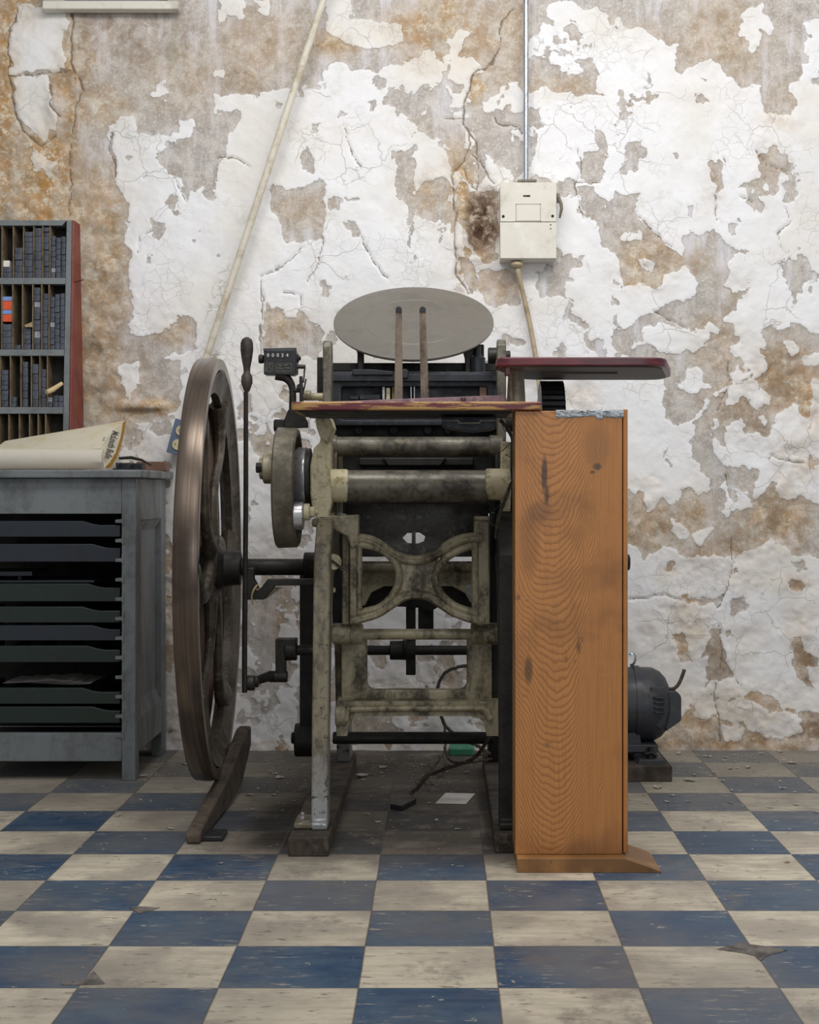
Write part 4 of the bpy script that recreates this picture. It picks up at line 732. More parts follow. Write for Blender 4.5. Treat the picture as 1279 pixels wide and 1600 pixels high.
for k in range(nt*2):
    a = 2*PI*k/(nt*2); r = .112 if k % 2 == 0 else .1065
    pts.append((3.95+math.cos(a)*r, zc+math.sin(a)*r))
prism(bm, pts, 'x', .252, .312); dpul = ob('ribbed_pulley', bm, M['rubber'], press, .001)
bm = BM(); cyl(bm, (.10,3.95,zc), (.34,3.95,zc), .02); ob('pulley_shaft', bm, M['iron_dark'], press)

# ------------------------------------------------------------------ cords and scraps
def cord(name, pts, r, mat_, label, fray=0):
    bm = BM(); q = smooth_path([P(*p) for p in pts], 8)
    q = [v+Vector((random.uniform(-1,1),random.uniform(-1,1),random.uniform(-1,1)))*r*0.25 for v in q]
    tube(bm, q, r, 8)
    for k in range(fray):
        i = random.randrange(2, len(q)-2); d = Vector((random.uniform(-1,1),random.uniform(-1,1),random.uniform(-1.2,.6)))*.03
        tube(bm, [q[i], q[i]+d*.5+Vector((0,0,-.003)), q[i]+d], .0011, 4)
    return tag(ob(name, bm, mat_, None), label, 'cord')
cord('frayed_cord', [(806,1085,3.78),(785,1112,3.82),(765,1150,3.88),(742,1183,3.93),(715,1195,3.96),(690,1203,3.99),(668,1213,4.01),(655,1228,4.02),(641,1240,4.03)], .0050, M['rope'], 'thick frayed brown cord drooping from the right leg to the floor under the press', 26)
cord('thin_cord', [(694,1136,4.3),(697,1155,4.25),(692,1178,4.2),(676,1200,4.14),(660,1216,4.1),(652,1230,4.05)], .0032, M['rope'], 'thinner brown cord hanging behind the bottom rod beside the frayed cord', 8)
cord('rubber_hose', [(735,1040,4.4),(712,1043,4.4),(695,1052,4.4),(685,1068,4.4),(683,1085,4.4),(688,1110,4.4),(694,1132,4.4),(715,1150,4.4),(745,1165,4.35),(765,1178,4.3)], .0050, grime('grey_hose', '6f6a62', '4c4842', .4, .6, 0, 20), 'grey hose looping behind the window of the rocker frame')
cord('gas_tube', [(694,1168,4.45),(703,1188,4.33),(724,1192,4.3),(748,1189,4.3),(768,1186,4.3)], .0038, M['rope'], 'brown tube lying on the floor in front of the green box')
cord('twisted_rope', [(781,656,3.56),(793,670,3.56),(801,690,3.56),(803,712,3.56),(804,738,3.56),(797,760,3.57),(786,788,3.58),(778,812,3.6),(774,840,3.62)], .0042, M['rope'], 'rope hanging beside the pine cabinet in the upper right of the press throat', 8)
bm = BM(); cx_ = P(752,925,3.98)
bmesh.ops.create_icosphere(bm, subdivisions=3, radius=.036)
for v in bm.verts:
    n = v.co.normalized(); v.co = n*(.034+.006*math.sin(n.x*6+n.z*4)+.005*math.sin(n.y*8+n.z*7)+random.uniform(-.002,.002)); v.co.x *= 1.15; v.co += cx_
tag(ob('crumpled_paper', bm, M['white'], None, smooth=12), 'crumpled white paper wad tucked behind the right post of the crossed bracket', 'paper')
def fpt(px, py, z=0.0): Yp = (EYE-z)*F/(py-VY); return (X(px,Yp), Yp)
bm = BM(); prism(bm, [fpt(680,1256), fpt(728,1257), fpt(742,1241), fpt(696,1240)], 'z', .001, .0022); tag(ob('paper_card', bm, M['white'], None), 'white card lying flat on the floor under the press', 'card')
bm = BM(); prism(bm, [fpt(609,1265), fpt(628,1268), fpt(650,1256), fpt(632,1253)], 'z', 0, .014); tag(ob('floor_block', bm, M['rubber'], None, .001), 'small black block on the floor under the press left of the white card', 'block')
bm = BM(); prism(bm, rpoly([fpt(700,1181), fpt(741,1181), fpt(739,1172), fpt(703,1172)], .01), 'z', 0, .022); tag(ob('storage_box', bm, M['green'], None, .003), 'shallow green plastic box on the floor by the wall behind the press', 'box')
# ------------------------------------------------------------------ pine cabinet in front of the right side of the press
pc = thing('pine_cabinet', 'tall narrow orange pine cabinet with silver tape on its top corner', 'cabinet', (.2713, 3.34, 0))
bm = BM(); box(bm, .157, .3862, 3.277, 3.292, .031, .9812); ob('front_panel', bm, M['pine'], pc, .0015)
bm = BM(); box(bm, .157, .172, 3.2925, 3.41, .031, .9812); box(bm, .1725, .3862, 3.395, 3.41, .031, .9812); box(bm, .1725, .3862, 3.2925, 3.3945, .966, .9812); box(bm, .1725, .3862, 3.2925, 3.3945, .031, .046); ob('carcass', bm, M['pine_base'], pc, .001)
bm = BM(); box(bm, .3885, .3985, 3.279, 3.41, .034, .985); dr = ob('door', bm, M['pine'], pc, .0015)
bm = BM(); lathe(bm, (.3985,3.34,Z(879,3.33)), (1,0,0), [(0,.006),(.003,.006),(.004,.0165),(.009,.018),(.0115,.015),(.0125,0)], 28); ob('knob', bm, M['knob'], dr)
bm = BM(); prism(bm, [(.160,0),(.4655,0),(.4655,.003),(.388,.0305),(.160,.0305)], 'y', 3.243, 3.418); ob('base_runner', bm, M['pine_base'], pc, .001, label='darker runner with a bevelled end')
bm = BM(); q = []; Yt = 3.2765
top = [(868,644),(885,642),(905,641),(925,640),(945,640),(962,639.5),(974,641)]; bot = [(974,652),(960,652),(945,652),(938,657),(930,656),(922,652),(900,653),(870,652)]
nxt, nzt = 40, 7; gg = []
for j in range(nzt+1):
    row = []
    for i in range(nxt+1):
        u = i/nxt; zt0 = Z(640.5,Yt); zb0 = Z(652+1.3*math.sin(u*9)+(4 if .58 < u < .68 else 0), Yt)
        row.append(bm.verts.new((X(868,Yt)+u*(X(974,Yt)-X(868,Yt)), Yt-.0004-(random.uniform(0,.0022) if 0 < j < nzt else 0), zt0+(zb0-zt0)*j/nzt)))
    gg.append(row)
for j in range(nzt):
    for i in range(nxt): bm.faces.new((gg[j][i], gg[j][i+1], gg[j+1][i+1], gg[j+1][i]))
xs0, xs1 = X(868,Yt), X(974,Yt)
tv_ = []
n_ = 16
for j in range(6):
    tv_.append([bm.verts.new((xs0+(xs1-xs0)*i/n_, Yt+j*.02, .9826+random.uniform(0,.0025)*(0 if j == 0 else 1))) for i in range(n_+1)])
for j in range(5):
    for i in range(n_): bm.faces.new((tv_[j][i], tv_[j][i+1], tv_[j+1][i+1], tv_[j+1][i]))
ob('duct_tape', bm, M['tape'], pc, label='wrinkled silver tape')
# ------------------------------------------------------------------ motor
mo = thing('electric_motor', 'dusty black electric motor on a timber block by the wall right of the cabinet', 'motor', (.56, 4.42, 0))
s = 4.42/F; zc = Z(1100,4.42)
bm = BM(); lathe(bm, (0,4.42,zc), (1,0,0), [(X(905,4.42),30*s),(X(912,4.42),50*s),(X(930,4.42),58*s),(X(988,4.42),58*s),(X(988,4.42),60*s),(X(997,4.42),60*s),(X(997,4.42),58*s),(X(1018,4.42),57*s),(X(1030,4.42),51*s),(X(1038,4.42),42*s),(X(1044,4.42),28*s),(X(1046,4.42),0)], 56)
hs = ob('housing', bm, M['motor'], mo)
for k in range(4):
    bm = BM(); yy = 1089+k*7.6; a = 4.42-.103
    pbox(bm, 1021, 1039, yy, yy+3.5, 4.312+.004*k*0, 4.40); ob('vent_louvre', bm, M['bed'], hs, .002)
bm = BM(); plate(bm, [[(1016,1074),(1038,1073),(1042,1085),(1040,1130),(1032,1140),(1016,1130)]], 4.325, 4.40, .003); ob('vent_cover', bm, M['motor'], hs)
bm = BM(); pprism(bm, rpoly([(1040,1081),(1058,1081),(1064,1088),(1064,1126),(1040,1143)], [2,3,6,3,2]), 4.36, 4.46); ob('junction_box', bm, M['motor'], mo, .003)
bm = BM(); tube(bm, smooth_path([P(1044,1077,4.40),P(1052,1076,4.40),P(1059,1070,4.40),P(1064,1060,4.40),P(1069,1046,4.40)]), .0052, 10); ob('cable_stub', bm, M['rope'], mo)
bm = BM(); pprism(bm, rpoly([(955,1170),(955,1140),(998,1138),(1001,1160),(1002,1170)], 2), 4.34, 4.50); pbox(bm, 930, 1028, 1164, 1176, 4.32, 4.52); pbox(bm, 990, 1006, 1176, 1187, 4.34, 4.50); pprism(bm, [(998,1187),(1038,1187),(1041,1196),(995,1196)], 4.28, 4.50); ob('mounting_bracket', bm, M['motor'], mo, .004)
bm = BM(); cyl(bm, P(1016,1184,4.30), P(1017,1168,4.30), .012, .009); tube(bm, [P(1008,1178,4.29),P(1018,1176,4.29),P(1026,1182,4.29)], .006, 8); ob('adjusting_bolt', bm, M['iron_dark'], mo)
bm = BM(); z1 = Z(1195.5,4.27); box(bm, X(900,4.25), X(1050,4.25), 4.25, 4.55, 0, z1); ob('timber_block', bm, M['skid'], mo, .003)
bm = BM(); tube(bm, smooth_path([P(984,1040,4.42),P(990,1036,4.42),P(992,1026,4.42),P(987,1021,4.42),P(982,1024,4.42)]), .006, 8, flat=.4); ob('lifting_ring', bm, M['chrome'], mo)
# ------------------------------------------------------------------ switch box, pipes, cable, fixture on the wall
sb = thing('switch_box', 'grimy cream metal electrical switch box mounted on the peeling wall', 'switch box', (.28, 4.72, Z(413,4.69)))
x0, x1, z0, z1, zs = X(781,4.69), X(869,4.69), Z(404,4.69), Z(285,4.69), Z(347,4.69)
bm = BM(); box(bm, x0+.001, x1-.001, 4.694, 4.775, z0-.003, z1-.001); ob('housing', bm, M['boxpaint'], sb, .002)
bm = BM(); box(bm, x0, x1, 4.688, 4.6935, zs+.001, z1); up_ = ob('upper_cover', bm, M['boxpaint'], sb, .0015)
bm = BM(); box(bm, x0, x1, 4.688, 4.6935, z0, zs-.001); ob('lower_cover', bm, M['boxpaint'], sb, .0015)
bm = BM(); q = [(806,319),(844,319),(844,345),(806,345)]; 
for (a, b), (c_, d) in zip(q, q[1:]+q[:1]): tube(bm, [P(a,b,4.6878), P(c_,d,4.6878)], .0007, 5)
for a, b in q: cyl(bm, P(a,b,4.6865), P(a,b,4.689), .0016, None, 8)
ob('label_frame', bm, M['cam'], up_)
for a, b, r in ((786,338,.0042),(863,337.5,.0042),(825,306,.003),(860,351,.0018),(860,357,.0018)):
    bm = BM(); cyl(bm, P(a,b,4.685), P(a,b,4.689), r, None, 14, .0008)
    if r == .003: tube(bm, [P(817,306,4.687),P(828,306,4.687)], .0022, 8)
    ob('screw', bm, M['iron_dark'], sb)
bm = BM(); box(bm, X(869.5,4.70), X(874,4.70), 4.70, 4.73, Z(315,4.7), Z(302,4.7)); tube(bm, [P(872,308,4.70),P(876,318,4.70),P(877,326,4.70),P(874,341,4.70)], [.005,.0055,.005,.003], 10); ob('lever', bm, M['cam'], sb, .001)
bm = BM(); s = 4.72/F; lathe(bm, P(807,412,4.72), (0,0,-1), [(-.004,10*s),(.004,11*s),(.010,9*s),(.014,6*s)], 20); ob('cable_gland', bm, M['cable'], sb)
bm = BM(); cyl(bm, P(821.5,286,4.735), P(821.5,-120,4.735), .0078, None, 20); cp = tag(ob('conduit_pipe', bm, M['chrome'], None), 'shiny galvanised conduit pipe running up the wall from the switch box', 'pipe')
bm = BM(); box(bm, X(808,4.735), X(838,4.735), 4.722, 4.76, Z(285,4.735), Z(281.5,4.735)); ob('locknut', bm, M['cam'], cp, .001)
bm = BM(); tube(bm, smooth_path([P(808,417,4.72),P(811,435,4.72),P(817,460,4.735),P(825,495,4.74),(P(831,525,4.74)),P(837,560,4.73),P(842,600,4.70),P(846,660,4.66)]), .0078, 12); tag(ob('power_cable', bm, M['cable'], None), 'dirty cream cable dropping from the switch box behind the delivery board', 'cable')
bm = BM(); tube(bm, [P(540,-107,4.70),P(505,0,4.70),P(452,162,4.70),P(400,321,4.705),P(322,560,4.71),P(293,649,4.72)], .0115, 16); dp = tag(ob('slanting_pipe', bm, M['cream_pipe'], None), 'cream painted pipe slanting down across the wall to behind the flywheel', 'pipe')
bm = BM(); tube(bm, [P(486,60,4.712),P(484,66,4.712)], .0128, 16); ob('pipe_joint', bm, M['cream_pipe'], dp)
# outlet strip at its foot
os_ = thing('outlet_strip', 'tilted slate blue outlet strip on the wall behind the flywheel', 'outlet', P(278,685,4.72))
Rt = Matrix.Rotation(math.radians(15), 3, 'Y'); cpt = P(280,684,4.71)
def rot(bm): bmesh.ops.rotate(bm, verts=bm.verts[:], cent=cpt, matrix=Rt)
bm = BM(); box(bm, cpt.x-.024, cpt.x+.024, 4.69, 4.735, cpt.z-.052, cpt.z+.055); rot(bm); ob('housing', bm, M['slate'], os_, .002)
for dz in (.022, -.022):
    bm = BM(); cyl(bm, (cpt.x+.004,4.686,cpt.z+dz), (cpt.x+.004,4.692,cpt.z+dz), .0165, None, 28, .001); rot(bm); so = ob('socket', bm, M['ivory'], os_)
    bm = BM(); box(bm, cpt.x-.004, cpt.x-.002, 4.6855, 4.687, cpt.z+dz-.004, cpt.z+dz+.004); box(bm, cpt.x+.009, cpt.x+.011, 4.6855, 4.687, cpt.z+dz-.004, cpt.z+dz+.004); rot(bm); ob('socket_slot', bm, M['ink'], so)
# white framed unit at the top left
wu = thing('wall_unit', 'white framed metal unit hanging on the wall at the top left', 'wall unit', (X(172,4.72), 4.74, Z(14,4.716)))
x0, x1 = X(66,4.716), X(278,4.716); zb = Z(14,4.716)
bm = BM(); box(bm, x0, x1, 4.733, 4.757, zb, zb+.30); ob('housing', bm, M['boxpaint'], wu, .002)
bm = BM(); box(bm, x0, x1, 4.716, 4.7325, zb, zb+.026); box(bm, x0, x0+.066, 4.716, 4.7325, zb+.0263, zb+.30); box(bm, x1-.034, x1, 4.716, 4.7325, zb+.0263, zb+.30); ob('frame', bm, M['boxpaint'], wu, .003)
bm = BM(); box(bm, x0+.0663, x1-.0343, 4.727, 4.7325, zb+.0263, zb+.30); ob('front_panel', bm, M['grey'], wu)

# ------------------------------------------------------------------ type case cabinet (left)
tc = thing('type_case_cabinet', 'grey painted printer\'s type cabinet with a stack of shallow dark drawers', 'cabinet', (-1.05, 4.5, 0))
YF = 4.267; XR = X(212,YF); XL = -1.42; zt = Z(747,YF-.02); ztt = Z(734,YF-.02)
bm = BM(); box(bm, XL-.02, -.832, YF-.022, 4.745, zt, ztt); ob('top', bm, M['grey'], tc, .004)
xs = X(190,YF)
bm = BM(); box(bm, xs, XR, YF, YF+.045, 0, zt-.0003); ob('front_post', bm, M['grey'], tc, .002)
bm = BM(); box(bm, XL, XL+.05, YF, YF+.045, 0, zt-.0003); ob('front_post', bm, M['grey'], tc, .002)
bm = BM(); box(bm, XL+.0505, xs-.0005, YF+.002, YF+.03, Z(803,YF), zt-.0003); ob('top_rail', bm, M['grey'], tc, .002)
bm = BM(); box(bm, XL+.0505, xs-.0005, YF+.002, YF+.03, Z(1190,YF), Z(1146,YF)); ob('bottom_rail', bm, M['grey'], tc, .002)
# side with sunk panel
bm = BM(); ya, yb, yc, yd = YF+.0455, YF+.075, 4.66, 4.73
box(bm, XR-.03, XR, ya, yb, .075, zt-.0003); box(bm, XR-.03, XR, yc, yd, 0, zt-.0003); box(bm, XR-.03, XR, yb+.0003, yc-.0003, zt-.12, zt-.0003); box(bm, XR-.03, XR, yb+.0003, yc-.0003, .075, .17)
sf = ob('side_frame', bm, M['grey'], tc, .002)
bm = BM(); box(bm, XR-.024, XR-.016, yb-.005, yc+.005, .165, zt-.115)
ob('side_panel', bm, M['grey'], tc)
bm = BM(); prism(bm, [(XR-.0155,zt-.150),(XR-.0155,zt-.1205),(XR-.001,zt-.1205)], 'y', yb, yc); ob('panel_moulding', bm, M['grey'], sf); bm = BM(); prism(bm, [(XR-.0155,.21),(XR-.0155,.1705),(XR-.001,.1705)], 'y', yb, yc); ob('panel_moulding', bm, M['grey'], sf)
bm = BM(); box(bm, XL+.03, XR-.035, 4.70, 4.72, .0855, zt-.0003); box(bm, XL+.03, XR-.035, YF+.05, 4.69, .075, .085); box(bm, XL+.03, xs-.002, YF+.1, 4.69, zt-.03, zt-.01); ob('carcass', bm, M['dark'], tc)
for k in range(12):
    yy = 812+k*30.5; bm = BM(); pprism(bm, [(180,yy),(190,yy-1),(190,yy-7),(193.5,yy-7),(193.5,yy+8),(190,yy+8),(190,yy+5),(180,yy+5)], YF-.0025, YF-.0003); ob('drawer_runner', bm, M['grey'], tc, .0006)
dl = XL+.055
for i, (a, b, mt_) in enumerate(((814,839,'drawer_blue'),(850,878,'drawer_blue'),(912,940,'drawer_green'),(948,973,'drawer_green'),(977,1001,'drawer_blue'),(1009,1035,'drawer_green'),(1075,1100,'drawer_green'),(1104,1130,'drawer_green'))):
    Yd = YF+.004+.003*((i*7) % 3); h0, h1 = Z(b,Yd), Z(a,Yd); xr = X(187.5,Yd); dip = .0115
    dx = X(128+((i*5) % 3)*8, Yd)
    bm = BM(); prism(bm, [(dl,h0),(xr,h0),(xr,h1-dip),(dx+.05,h1-dip),(dx+.03,h1-dip*.75),(dx,h1),(dl,h1)], 'y', Yd, Yd+.016); d_ = ob('type_drawer', bm, M[mt_], tc, .0018)
    bm = BM(); box(bm, dl, xr, Yd+.0165, 4.66, h0, h0+.005); box(bm, xr-.008, xr, Yd+.0165, 4.66, h0+.0053, h1-dip-.004)
    for q in range(5): box(bm, dl+.03+q*.08, dl+.034+q*.08, Yd+.0165, 4.66, h0+.0053, h1-dip-.006)
    ob('drawer_tray', bm, M['dark'], d_)
# papers lying in the open slot and in the gap above the third drawer
bm = BM(); zq = Z(1072,YF+.05)+.004
def sheet(bm, x0, x1, y0, y1, z, amp, ang=0.0, th=.0007):
    n = 10; g = []
    cx, cy = (x0+x1)/2, (y0+y1)/2
    for j in range(n+1):
        for i in range(n+1):
            a, b = x0+(x1-x0)*i/n-cx, y0+(y1-y0)*j/n-cy
            g.append(bm.verts.new((cx+a*math.cos(ang)-b*math.sin(ang), cy+a*math.sin(ang)+b*math.cos(ang), z+amp*(math.sin(i*.6+j*.3)+1)*.5)))
    fs = [bm.faces.new((g[j*(n+1)+i], g[j*(n+1)+i+1], g[(j+1)*(n+1)+i+1], g[(j+1)*(n+1)+i])) for j in range(n) for i in range(n)]
    bmesh.ops.solidify(bm, geom=fs, thickness=th)
for k in range(3):
    bm = BM(); sheet(bm, -1.24+.05*k, -.99-.03*k, YF+.06, 4.5, zq+.0035*k, .004, .06*k-.05); tag(ob('loose_paper', bm, M['white'], None), ['lowest crumpled grey-white sheet lying on the second lowest drawer', 'middle sheet of the loose papers on the second lowest drawer', 'top sheet of the loose papers on the second lowest drawer'][k], 'paper', 'loose papers in the open drawer slot')
bm = BM(); box(bm, -1.30, X(148,4.31), 4.30, 4.5, Z(912,YF+.01)+.0015, Z(912,YF+.01)+.0075); tag(ob('flat_board', bm, M['drawer_blue'], None, .001), 'thin blue-grey board lying on the uppermost green drawer', 'board')
bm = BM(); box(bm, -1.30, X(50,4.31), 4.31, 4.5, Z(900,4.31), Z(893,4.31)); box(bm, -1.29, -1.28, 4.33, 4.48, Z(912,YF+.01)+.0078, Z(900,4.31)-.0002); box(bm, -1.20, -1.19, 4.33, 4.48, Z(912,YF+.01)+.0078, Z(900,4.31)-.0002); tag(ob('raised_board', bm, M['drawer_blue'], None, .001), 'short blue-grey board raised above the thin board in the open drawer gap', 'board')

# ------------------------------------------------------------------ things on top of the cabinet
TT = ztt+.0005
# rolled poster
ps = thing('rolled_poster', 'cream printed poster curled over on top of the grey type cabinet', 'poster', (-1.05, 4.33, TT))
xl, xr_ = -1.42, X(163,4.30)
Yb = 4.50
ringR = [(X(196,4.47),4.47,Z(657,4.47)),(X(193,4.45),4.45,Z(672,4.45)),(X(190,4.43),4.43,Z(688,4.43)),(X(184,4.40),4.40,Z(706,4.40)),(X(177,4.37),4.37,Z(722,4.37)),(X(168,4.345),4.345,TT+.003)]
# back flap: a flat leaf rising to the right; front roll: half cylinder toward the viewer
def ruled(A, B, n=14):
    bm = BM(); g = []
    for a, b in zip(A, B):
        a, b = Vector(a), Vector(b); g.append([bm.verts.new(a.lerp(b, i/n)) for i in range(n+1)])
    fs = [bm.faces.new((g[j][i], g[j][i+1], g[j+1][i+1], g[j+1][i])) for j in range(len(g)-1) for i in range(n)]
    bmesh.ops.solidify(bm, geom=fs, thickness=.0009); return bm
flap_l = [P(-60,702,4.50), P(5,690,4.48)]
cR = Vector((X(160,4.30),4.315,TT+.028)); cL = Vector((-1.45,4.315,TT+.028))
rollA, rollB = [], []
for k in range(13):
    a = math.radians(70+ 200*k/12); r1 = .030 if k < 12 else .031
    rollA.append((cL.x, cL.y+math.cos(a)*.032, max(TT+.001, cL.z+math.sin(a)*.034))); rollB.append((cR.x+.004*k/12, cR.y+math.cos(a)*.036, max(TT+.001, cR.z+math.sin(a)*.030)))
M['poster'] = grime('aged_cream_poster', 'f6f0e4', 'eee4d2', 0.3, 0.7, 0, 4, bumpd=.0002); M['poster_edge'] = grime('yellowed_poster_face', 'f7f1df', 'ecdcb4', 0.35, 0.7, 0, 5, bumpd=.0002)
ob('front_roll', ruled(rollA, rollB), M['poster'], ps, smooth=60)
fl = [(P(-70,712,4.34), P(158,701,4.33)), (P(-20,703,4.40), P(168,685,4.38)), (P(0,695,4.45), P(180,670,4.42)), (P(8,689,4.48), P(197,657,4.46))]
ob('back_leaf', ruled([a for a, b in fl], [b for a, b in fl]), M['poster_edge'], ps, smooth=60)
en = [(P(158,701,4.335), P(160,702,4.33)), (P(160,715,4.335), P(183,700,4.36)), (P(162,726,4.335), P(176,716,4.35)), (P(164,TT and 731,4.335), P(171,729,4.34))]
A = [P(158,700,4.325), P(176,674,4.405), P(196,657.5,4.455)]; B = [P(163,731,4.325), P(170,728,4.34), P(180,712,4.36)]
bm = BM(); q = [P(158,701,4.32), P(172,681,4.37), P(184,666,4.40), P(192,660,4.43), P(188,684,4.41), P(181,706,4.38), P(172,722,4.35), P(163,731,4.32)]
vs = [bm.verts.new(v) for v in q]; fs = [bm.faces.new((vs[0],vs[1],vs[6],vs[7])), bm.faces.new((vs[1],vs[2],vs[5],vs[6])), bm.faces.new((vs[2],vs[3],vs[4],vs[5]))]; bmesh.ops.solidify(bm, geom=fs, thickness=.001); ob('title_fold', bm, M['poster_edge'], ps)
e1, e2 = P(180,672,4.385), P(165,722,4.325); d = (e2-e1).normalized(); nn = Vector((.35,-1,.15)).normalized(); upv = nn.cross(d).normalized(); nn = d.cross(upv).normalized()
if nn.y > 0: nn = -nn; 
upv = nn.cross(d)
Rm = Matrix((d, upv, nn)).transposed().to_4x4()
text('McLouth Bulle', 'title_lettering', M['ink'], ps, 0, 0, 0, .027, Rm=Rm, at_=(e1+e2)/2+nn*.006+Vector((.003,-.006,0)), xs=.60, bold=.0006)
e1b, e2b = P(165,684,4.36), P(159,703,4.325); text('FOR', 'small_lettering', M['ink'], ps, 0, 0, 0, .009, Rm=Rm, at_=P(163,687,4.355)+nn*.003+Vector((0,-.012,0)), xs=.8)
bm = BM(); ring = [P(197,657,4.465), P(194,676,4.45), P(189,698,4.42), P(182,716,4.39), P(172,731,4.36)]; ring2 = [P(192,660,4.435), P(188,684,4.415), P(181,706,4.385), P(172,722,4.355), P(163,732,4.325)]
ob('inner_curl', ruled(ring, ring2, 4), grime('amber_poster_edge', 'd8a94a', 'b98d3c', .4, .6, 0, 12), ps)
# lead / composing tools and a wood block
bm = BM(); box(bm, X(213,4.60), X(258,4.60), 4.60, 4.68, TT, TT+.0285); tag(ob('wood_block', bm, M['guard'], None, .0015), 'brown wooden block at the back right corner of the cabinet top', 'block')
for i, (a, b, c_, d, Y0, lab) in enumerate(((176,200,720,733,4.40,'black iron composing stick nearest the rolled poster on the cabinet top'),(196,222,722,733,4.46,'black iron clamp between the composing stick and the wooden block'))):
    bm = BM(); z0 = TT; x0_, x1_ = X(a,Y0), X(b,Y0)
    box(bm, x0_, x1_, Y0, Y0+.045, z0, z0+.006); box(bm, x0_, x1_, Y0+.04, Y0+.045, z0+.0062, z0+.022); box(bm, x1_-.008, x1_, Y0, Y0+.0395, z0+.0062, z0+.018); box(bm, x0_+.01, x0_+.016, Y0, Y0+.0395, z0+.0062, z0+.018)
    tag(ob('composing_stick' if i == 0 else 'iron_clamp', bm, M['bed'], None, .0008), lab, 'tool')
bm = BM(); tube(bm, [P(186,716,4.56),P(205,715,4.56),P(222,719,4.55),P(236,727,4.54)], [.004,.005,.004,.0025], 8); 
for v in bm.verts: v.co.z = max(v.co.z, TT)
tag(ob('iron_key', bm, M['iron_dark'], None), 'dark iron key lying over the clamp toward the wooden block', 'tool')

# ------------------------------------------------------------------ upright rack of type (leans on the wall behind the poster)
rk = thing('type_rack', 'grey framed type rack with a red side leaning upright against the wall', 'rack', (-1.3, 4.58, TT))
ztop, zbot = Z(344,4.60), TT
def YR(z): return 4.60-.075*(ztop-z)/(ztop-zbot)       # front face leans back toward the top
def rb(bm, pxa, pxb, pya, pyb, d0=0.0, d1=.05, sl=True):
    """box on the leaning face; px limits of top and bottom edges read on the front face"""
    vs = []
    for py, pq in ((pyb, 0), (pya, 1)):
        z = Z(py,4.57); y0 = YR(z)
        z = Z(py,y0); y0 = YR(z)
        vs.append((z, y0))
    (zb_, yb_), (zt_, yt_) = vs
    xa0, xb0 = X(pxa[1] if isinstance(pxa, tuple) else pxa, yb_), X(pxb[1] if isinstance(pxb, tuple) else pxb, yb_)
    xa1, xb1 = X(pxa[0] if isinstance(pxa, tuple) else pxa, yt_), X(pxb[0] if isinstance(pxb, tuple) else pxb, yt_)
    co = [(xa0,yb_+d0,zb_),(xb0,yb_+d0,zb_),(xb0,yb_+d1,zb_),(xa0,yb_+d1,zb_),(xa1,yt_+d0,zt_),(xb1,yt_+d0,zt_),(xb1,yt_+d1,zt_),(xa1,yt_+d1,zt_)]
    v = [bm.verts.new(c) for c in co]
    for f in ((3,2,1,0),(4,5,6,7),(0,1,5,4),(1,2,6,5),(2,3,7,6),(3,0,4,7)): bm.faces.new([v[i] for i in f])
DP = .055
bm = BM(); rb(bm, (104,97), (112,106.5), 344, 733, 0, DP); rb(bm, -130, (104,97), 344, 352.5, 0, DP)
for a, b in ((434,444),(546,556),(636,646.5)): rb(bm, -130, 103.5-.018*(a-344), a, b, 0, DP)
ob('frame', bm, M['grey'], rk, .0012)
bm = BM(); y1 = 4.675; f0, f1 = YR(ztop), YR(zbot)
xr0, xr1 = X(112.6,f0), X(107.3,f1)
A = [(xr0,f0,ztop),(xr0,y1,ztop),(xr1+.006,y1,zbot),(xr1,f1,zbot)]
v = [bm.verts.new(c) for c in A]+[bm.verts.new((c[0]+.006,c[1]+.001,c[2])) for c in A]
for f in ((0,1,2,3),(7,6,5,4),(0,3,7,4),(1,0,4,5),(2,1,5,6),(3,2,6,7)): bm.faces.new([v[i] for i in f])
ob('side_board', bm, M['red'], rk, .0008, label='red painted side')
bm = BM(); rb(bm, -130, (104,97), 344, 733, DP+.001, DP+.008); ob('back_board', bm, M['dark'], rk)
rows = [(353,434,[-19,3,20.7,36.7,52.6,66.4,77.9],102.5),(444,546,[-20,2.5,19.7,35,51,64.8,76.3],101.0),(556,636,[-18,0,16,32.5,48.7,62,73.7],99.0),(647,732,[-20,-2,13.7,30,46,59.4,71],97.0)]
for a, b, ds, w_ in rows:
    for d_ in ds[1:]:
        bm = BM(); rb(bm, d_-.9, d_+.9, a+.2, b-.2, .001, DP); ob('divider', bm, M['divider'], rk)
mb = Mt('blue_black_type_wood'); rn = mb.rnd(); n = mb.noise(60, 4, .6)
M['type'] = mb.done(mb.mix(mb.ss(n, .4, .7), mb.mix(rn, '2f333d', '474b56'), '565a64'), .5, .05, mb.bump(n, .3, .0006))
M['type_pale'] = grime('pale_worn_type', '9a9ba3', '7b7d86', .4, .5, .2, 60)
GB = 'blue-black type blocks stacked in the leaning rack'
def block(xa, xb, ya, yb, mt_='type', label=None, cat='type block', name='type_block', d0=None):
    bm = BM(); d0 = random.uniform(.001,.006) if d0 is None else d0; rb(bm, xa+.15, xb-.15, ya+.12, yb-.12, d0, DP-.002)
    o = ob(name, bm, M[mt_], None, .0006, segs=1); tag(o, label or '', cat, GB if cat == 'type block' else None); return o
def stack(xa, xb, top, bot, h, lab, pale=()):
    y_ = bot; k = 0
    while y_-h*.75 > top:
        hh = min(h*random.uniform(.85,1.2), y_-top); j = random.uniform(0,.5)
        block(xa+j, xb-random.uniform(0,.5), y_-hh, y_, 'type_pale' if k in pale else 'type', lab if k not in pale else lab.replace('blue-black', 'pale worn'))
        y_ -= hh; k += 1
L1 = 'blue-black type block stacked in the %s compartment of the rack\'s %s row'
od = ['first', 'second', 'third', 'fourth', 'fifth', 'wide right-hand']
rn_ = ['top', 'second', 'third']
